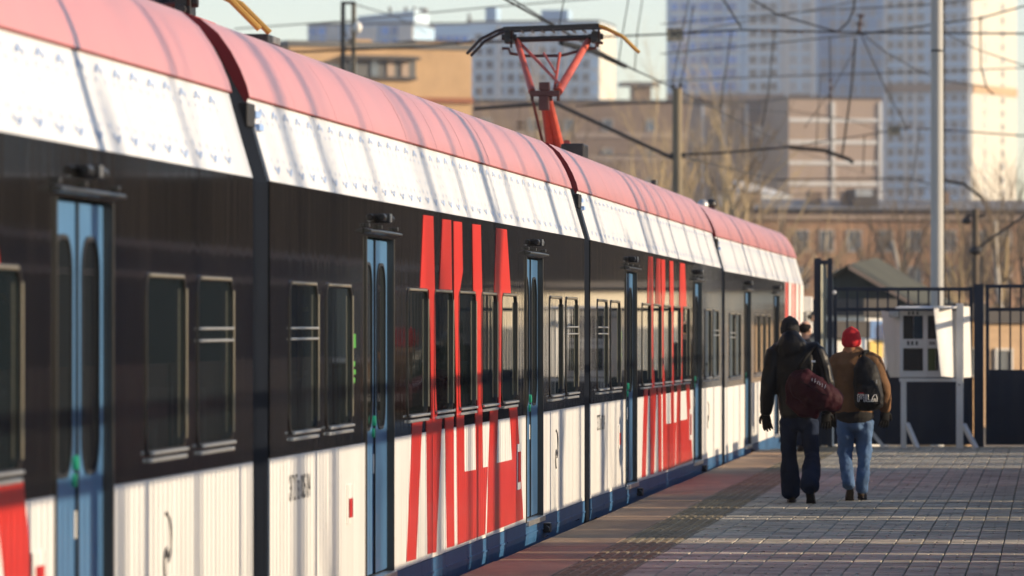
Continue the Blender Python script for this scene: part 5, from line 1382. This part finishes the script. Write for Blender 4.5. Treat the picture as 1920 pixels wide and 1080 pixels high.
def dress(label, loc, J, mats, hat, group='people walking along the platform', rz=0.0):
    """J: joints; one body mesh, with clothes, shoes, gloves and hat as its parts"""
    B = MB()
    head(B, J['head'], J.get('hs', 1.0))
    hx, hy, hz = J['head']
    loft(B, [(0, J['py'], J['crotch'] + 0.02, 0.12, 0.085), (0, J['py'], J['crotch'] + 0.15, 0.125, 0.085), (J['cx'] * 0.5, J['py'], 1.12 * J['k'], 0.12, 0.08), (J['cx'], J['cy'], 1.36 * J['k'], 0.14, 0.085), (J['cx'], J['cy'], J['sh'] - 0.02, 0.11, 0.06)], 16)
    B.tube([(J['cx'], J['cy'], J['sh'] - 0.08), (hx, hy - 0.01, hz - 0.08)], [0.062, 0.055], 12)
    for s in 'LR':
        loft(B, arm_st(J['S' + s], J['E' + s], J['W' + s], 0.046, 0.038, 0.027), 12)
        h_, k_, a_ = J['H' + s], J['K' + s], J['A' + s]
        loft(B, [(*h_, 0.072, 0.075), (*Vector(h_).lerp(Vector(k_), 0.5), 0.062, 0.064), (*k_, 0.046, 0.05), (*Vector(k_).lerp(Vector(a_), 0.4), 0.044, 0.05), (*a_, 0.032, 0.036)], 12)
        hand(B, Vector(J['W' + s]), J['D' + s], 1 if s == 'R' else -1, 0.94, J.get('curl', 0.3), J.get('N' + s, (0, -1, 0)))
    body = cloth(B, 'person', M_skin, None, 0.009, 3)
    body.location = loc; body.rotation_euler = (0, 0, rz)
    tag(body, label, 'person', group)
    # trousers
    T = MB()
    wd = J['hipw']
    loft(T, [(0, J['py'], J['crotch'] - 0.04, wd * 0.80, 0.115), (0, J['py'], J['crotch'] + 0.06, wd, 0.135), (0, J['py'], J['hem'] + 0.06, wd * 0.97, 0.125)], 20)
    for s in 'LR':
        h_, k_, a_ = Vector(J['H' + s]), Vector(J['K' + s]), Vector(J['A' + s]); fl = J['flare']; tr = J['thigh']
        f_ = (k_ - h_)
        loft(T, [(*h_, tr * 1.05, tr * 1.1), (*h_.lerp(k_, 0.35), tr, tr * 1.03), (*h_.lerp(k_, 0.75), tr * 0.90, tr * 0.92), (*k_, tr * 0.86, tr * 0.92), (*k_.lerp(a_, 0.35), tr * fl * 0.86, tr * fl * 0.92), (*k_.lerp(a_, 0.75), tr * fl * 0.9, tr * fl * 0.95), (*a_, tr * fl * 0.88, tr * fl * 0.98)], 16)
    cloth(T, 'trousers', mats['trousers'], body, 0.011, 5, J.get('fold', 0.018), 0.09)
    # jacket
    K = MB()
    cw, cd = J['chest']
    loft(K, [(0, J['py'], J['hem'], wd * 1.06, 0.15), (0, J['py'], J['hem'] + 0.07, wd * 1.12, 0.155), (J['cx'] * 0.4, J['py'] * 0.6 + J['cy'] * 0.4, 1.08 * J['k'], cw * 0.98, cd), (J['cx'] * 0.8, J['cy'], 1.25 * J['k'], cw * 1.06, cd * 1.05), (J['cx'], J['cy'], J['sh'] - 0.10, cw * 1.08, cd), (J['cx'], J['cy'], J['sh'] - 0.02, cw * 0.86, cd * 0.72), (J['cx'], J['cy'] + 0.01, J['sh'] + 0.04, cw * 0.50, cd * 0.55)], 24)
    for s in 'LR':
        loft(K, arm_st(J['S' + s], J['E' + s], J['W' + s], *J['sleeve']), 16)
        S = Vector(J['S' + s]); c_ = Vector((J['cx'], J['cy'], J['sh'] - 0.05))
        loft(K, [(*c_, 0.09, 0.09), (*S.lerp(c_, 0.45), 0.085, 0.088), (*S, J['sleeve'][0], J['sleeve'][0])], 14, ref=(0, 1, 0))
    if J.get('collar'):
        for c in J['collar']: loft(K, c, 18)
    jk = cloth(K, 'jacket', mats['jacket'], body, 0.012, 5, J.get('jfold', 0.02), 0.11)
    # gloves
    for s in 'LR':
        G = MB(); hand(G, Vector(J['W' + s]), J['D' + s], 1 if s == 'R' else -1, 1.12, J.get('curl', 0.3), J.get('N' + s, (0, -1, 0)))
        G.tube([Vector(J['W' + s]) - Vector(J['D' + s]).normalized() * 0.06, Vector(J['W' + s]) + Vector(J['D' + s]).normalized() * 0.02], 0.037, 12)
        cloth(G, 'glove', M_glove, body, 0.0055, 2)
    if hat:
        Hh = MB(); x, y, z = J['head']; a = J.get('hs', 1.0) * hat[1]
        loft(Hh, [(x, y - 0.008, z - 0.02, 0.090 * a, 0.108 * a), (x, y - 0.008, z + 0.03, 0.092 * a, 0.112 * a), (x, y - 0.012, z + 0.085 * a, 0.082 * a, 0.100 * a), (x, y - 0.016, z + 0.12 * a, 0.052 * a, 0.066 * a), (x, y - 0.016, z + 0.135 * a, 0.020 * a, 0.026 * a)], 22)
        o = cloth(Hh, 'beanie', hat[0], body, 0.009, 3)
        Bd = MB(); loft(Bd, [(x, y - 0.008, z - 0.022, 0.0935 * a, 0.112 * a), (x, y - 0.008, z + 0.028, 0.0955 * a, 0.115 * a)], 22); cloth(Bd, 'hat_brim', hat[0], o, 0.009, 1)
    return body

# --- tall man in black with the maroon bag
k1 = at(1497, 609, 57.3)
J = dict(head=(-0.085, 0.06, 1.685), hs=1.0, cx=-0.03, cy=0.02, py=0.0, sh=1.545, k=1.02, crotch=0.80, hem=0.86, hipw=0.172, chest=(0.205, 0.150),
         SL=(-0.225, 0.02, 1.475), EL=(-0.292, -0.03, 1.15), WL=(-0.322, 0.05, 0.885), DL=(0.10, 0.10, -1.0), NL=(0.3, 0.9, 0),
         SR=(0.175, 0.02, 1.485), ER=(0.285, -0.02, 1.18), WR=(0.262, 0.08, 0.90), DR=(0.02, 0.12, -1.0), NR=(-0.3, 0.9, 0),
         HL=(-0.098, 0.0, 0.80), KL=(-0.100, 0.15, 0.47), AL=(-0.082, 0.20, 0.085), HR=(0.105, 0.0, 0.80), KR=(0.135, 0.02, 0.45), AR=(0.120, -0.27, 0.17),
         thigh=0.086, flare=1.24, fold=0.022, jfold=0.022, sleeve=(0.092, 0.076, 0.060), curl=0.28,
         collar=[[(-0.06, -0.02, 1.48, 0.15, 0.13), (-0.07, -0.03, 1.56, 0.145, 0.125), (-0.075, -0.02, 1.595, 0.118, 0.115), (-0.08, 0.0, 1.62, 0.100, 0.105)]])
man1 = dress('tall man in black leather jacket and dark jeans walking away with a maroon bag', (k1.x, k1.y, 0.0), J, {'trousers': M_jeandark, 'jacket': M_leather}, (M_wool, 1.0))
shoe(man1, -0.080, 0.32, 0.002, 0.0, 0.06); shoe(man1, 0.124, -0.13, 0.004, 0.70, -0.08)
# maroon duffel bag on his right hip
bg_ = empty('duffel_bag', 'maroon nylon duffel bag slung across the back of the man in black', 'bag', (k1.x + 0.05, k1.y, -0.02))
m = MB()
loft(m, [(-0.085, -0.20, 1.225, 0.10, 0.09), (-0.02, -0.245, 1.20, 0.155, 0.135), (0.12, -0.255, 1.105, 0.160, 0.150), (0.24, -0.245, 1.045, 0.140, 0.135), (0.335, -0.22, 1.01, 0.10, 0.10)], 20, ref=(0.4, 0, 0.9))
loft(m, [(-0.09, -0.20, 1.22, 0.05, 0.08), (-0.085, -0.20, 1.02, 0.045, 0.09), (0.0, -0.23, 0.95, 0.06, 0.09), (0.15, -0.24, 0.93, 0.05, 0.09)], 14, ref=(0, 1, 0))
o = cloth(m, 'bag_body', M_bag, bg_, 0.012, 6, 0.045, 0.10)
m = MB(); m.tube([(-0.05, -0.24, 1.33), (0.03, -0.19, 1.45), (0.11, -0.10, 1.545), (0.12, 0.02, 1.575)], 0.020, 8); m.tube([(0.26, -0.30, 1.14), (0.19, -0.22, 1.40), (0.13, -0.08, 1.55)], 0.018, 8)
m.build('strap', M_glove, bg_, smooth=True)
m = MB(); m.box(0.085, 0.125, -0.205, -0.195, 1.395, 1.415); m.build('strap_tag', M_label, bg_)
m = MB(); m.tube([(-0.03, -0.375, 1.22), (0.06, -0.40, 1.17), (0.18, -0.405, 1.10), (0.32, -0.33, 1.05)], 0.004, 5); m.build('zip', M_glove, bg_)
m = MB()
for i in range(6):
    x = 0.10 + i * 0.024; z = 1.215 - i * 0.014
    m.bar((x, -0.40, z), (x + 0.006 * (i % 3), -0.395, z + 0.03 + 0.008 * (i % 2)), 0.006, 0.004)
    if i % 2: m.bar((x, -0.40, z + 0.015), (x + 0.018, -0.40, z + 0.012), 0.005, 0.004)
m.build('bag_print', M_whiteprint, bg_)

# --- man with the red beanie
k2 = at(1602, 609, 58.2)
J = dict(head=(-0.032, 0.03, 1.575), hs=0.98, cx=-0.01, cy=0.01, py=0.0, sh=1.45, k=0.955, crotch=0.77, hem=0.845, hipw=0.175, chest=(0.200, 0.140),
         SL=(-0.185, 0.01, 1.375), EL=(-0.245, -0.02, 1.10), WL=(-0.235, 0.13, 0.885), DL=(0.0, 0.2, -1.0), NL=(0.3, 0.9, 0),
         SR=(0.185, 0.01, 1.385), ER=(0.290, -0.04, 1.13), WR=(0.302, 0.02, 0.90), DR=(-0.05, 0.05, -1.0), NR=(-0.4, 0.9, 0),
         HL=(-0.090, 0.0, 0.78), KL=(-0.094, 0.05, 0.45), AL=(-0.050, -0.16, 0.16), HR=(0.098, 0.0, 0.78), KR=(0.096, 0.06, 0.45), AR=(0.066, 0.10, 0.10),
         thigh=0.088, flare=0.82, fold=0.036, jfold=0.024, sleeve=(0.088, 0.074, 0.058), curl=0.35)
man2 = dress('shorter man in red beanie, brown jacket and blue jeans walking away', (k2.x, k2.y, 0.0), J, {'trousers': M_jean, 'jacket': M_suede}, (M_redknit, 1.06))
shoe(man2, -0.046, -0.02, 0.004, 0.72, 0.10, 0.95); shoe(man2, 0.070, 0.24, 0.003, 0.10, -0.08, 0.95)
m = MB(); loft(m, [(-0.03, 0.02, 1.445, 0.098, 0.10), (-0.03, 0.02, 1.50, 0.085, 0.09)], 18); cloth(m, 'collar', M_scarf, man2, 0.009, 2)
m = MB(); loft(m, [(0.0, 0.0, 0.822, 0.190, 0.160), (0.0, 0.0, 0.865, 0.194, 0.162)], 24); cloth(m, 'hem_band', M_wool, man2, 0.01, 1)
pk = empty('backpack', 'black backpack with white outlined lettering on the right shoulder of the man in brown', 'backpack', (k2.x, k2.y, 0.0))
m = MB()
loft(m, [(0.085, -0.185, 1.40, 0.055, 0.05), (0.11, -0.205, 1.33, 0.115, 0.075), (0.135, -0.225, 1.17, 0.140, 0.105), (0.150, -0.235, 1.02, 0.150, 0.118), (0.150, -0.235, 0.945, 0.140, 0.11)], 22)
loft(m, [(0.155, -0.30, 1.12, 0.105, 0.05), (0.160, -0.315, 1.02, 0.118, 0.055), (0.160, -0.31, 0.96, 0.108, 0.05)], 16)
o = cloth(m, 'pack_body', M_pack, pk, 0.011, 5, 0.02, 0.10)
m = MB(); m.tube([(0.085, -0.185, 1.39), (0.10, -0.10, 1.47), (0.13, 0.0, 1.475), (0.16, 0.09, 1.40), (0.17, 0.13, 1.25)], 0.022, 8); m.tube([(0.05, -0.20, 1.42), (0.07, -0.19, 1.455), (0.10, -0.20, 1.42)], 0.010, 8)
m.build('strap', M_glove, pk, smooth=True)
m = MB(); m.tube([(0.225, -0.32, 1.20), (0.228, -0.318, 1.16)], 0.007, 6); m.build('zip_pull', M_silver, pk)
def stroke_letters(parent, x0, z0, h, y, polys, mat, r=0.0036):
    m = MB()
    for pl in polys: m.tube([(x0 + a * h, y(x0 + a * h), z0 + b * h) for a, b in pl], r, 5)
    m.build('lettering', mat, parent)
yf = lambda x: -0.378 + abs(x - 0.16) * 0.20
F_ = [(0, 0), (0, 1), (0.75, 1), (0.75, 0.78), (0.22, 0.78), (0.22, 0.58), (0.62, 0.58), (0.62, 0.38), (0.22, 0.38), (0.22, 0), (0, 0)]
I_ = [(0.86, 0), (0.86, 1), (1.08, 1), (1.08, 0), (0.86, 0)]
L_ = [(1.24, 0), (1.24, 1), (1.46, 1), (1.46, 0.22), (1.95, 0.22), (1.95, 0), (1.24, 0)]
A_ = [(1.98, 0.10), (2.10, 0.60), (2.35, 0.98), (2.62, 0.90), (2.72, 0.45), (2.70, 0), (2.50, 0), (2.48, 0.40), (2.30, 0.42), (2.24, 0.0), (1.98, 0.0)]
stroke_letters(pk, 0.045, 0.985, 0.070, yf, [F_, I_, L_, A_], M_whiteprint)
m = MB(); m.bar((0.05, yf(0.05) - 0.002, 1.066), (0.10, yf(0.10) - 0.002, 1.066), 0.004, 0.012); m.build('lettering_red', M_redknit, pk)

# --- third person, almost hidden beyond the man in black
k3 = at(1509, 609, 80.5)
J = dict(head=(0.0, 0.02, 1.66), hs=1.0, cx=0.0, cy=0.0, py=0.0, sh=1.48, k=0.98, crotch=0.78, hem=0.80, hipw=0.165, chest=(0.19, 0.13),
         SL=(-0.19, 0, 1.41), EL=(-0.24, 0, 1.12), WL=(-0.23, 0.08, 0.88), DL=(0, 0.1, -1.0), SR=(0.19, 0, 1.41), ER=(0.24, 0, 1.12), WR=(0.23, 0.08, 0.88), DR=(0, 0.1, -1.0),
         HL=(-0.085, 0, 0.78), KL=(-0.085, 0.04, 0.45), AL=(-0.085, 0.0, 0.09), HR=(0.085, 0, 0.78), KR=(0.085, 0.02, 0.45), AR=(0.085, -0.02, 0.09),
         thigh=0.088, flare=0.9, fold=0.015, jfold=0.015, sleeve=(0.082, 0.068, 0.054))
man3 = dress('dark haired person mostly hidden beyond the man in black, near the last car', (k3.x, k3.y, 0.0), J, {'trousers': M_jeandark, 'jacket': M_coat}, None, rz=-0.5)
shoe(man3, -0.085, 0.12, 0.002, 0, 0.1); shoe(man3, 0.085, 0.10, 0.002, 0, -0.1)
m = MB(); loft(m, [(0, 0.0, 1.665, 0.082, 0.092), (0, -0.004, 1.72, 0.086, 0.106), (0, -0.008, 1.745, 0.066, 0.084), (0, -0.008, 1.765, 0.03, 0.04)], 18); cloth(m, 'hair', M_hair, man3, 0.009, 2)

# ------------------------------------------------------------------ haze: the pale air over the far houses
HAZE = 0.00017
if HAZE > 0:
    hm = bpy.data.materials.new('thin_haze'); hm.use_nodes = True
    nt = hm.node_tree; nt.nodes.remove(nt.nodes['Principled BSDF'])
    pv = nt.nodes.new('ShaderNodeVolumePrincipled'); pv.inputs['Color'].default_value = (0.96, 0.93, 1.0, 1); pv.inputs['Density'].default_value = HAZE; pv.inputs['Anisotropy'].default_value = 0.2
    nt.links.new(pv.outputs['Volume'], nt.nodes['Material Output'].inputs['Volume'])
    m = MB(); m.box(-950, 950, -100, 1850, -2.3, 101)
    o = m.build('haze', hm); o['kind'] = 'stuff'; o['label'] = 'thin pale haze over the far towers'
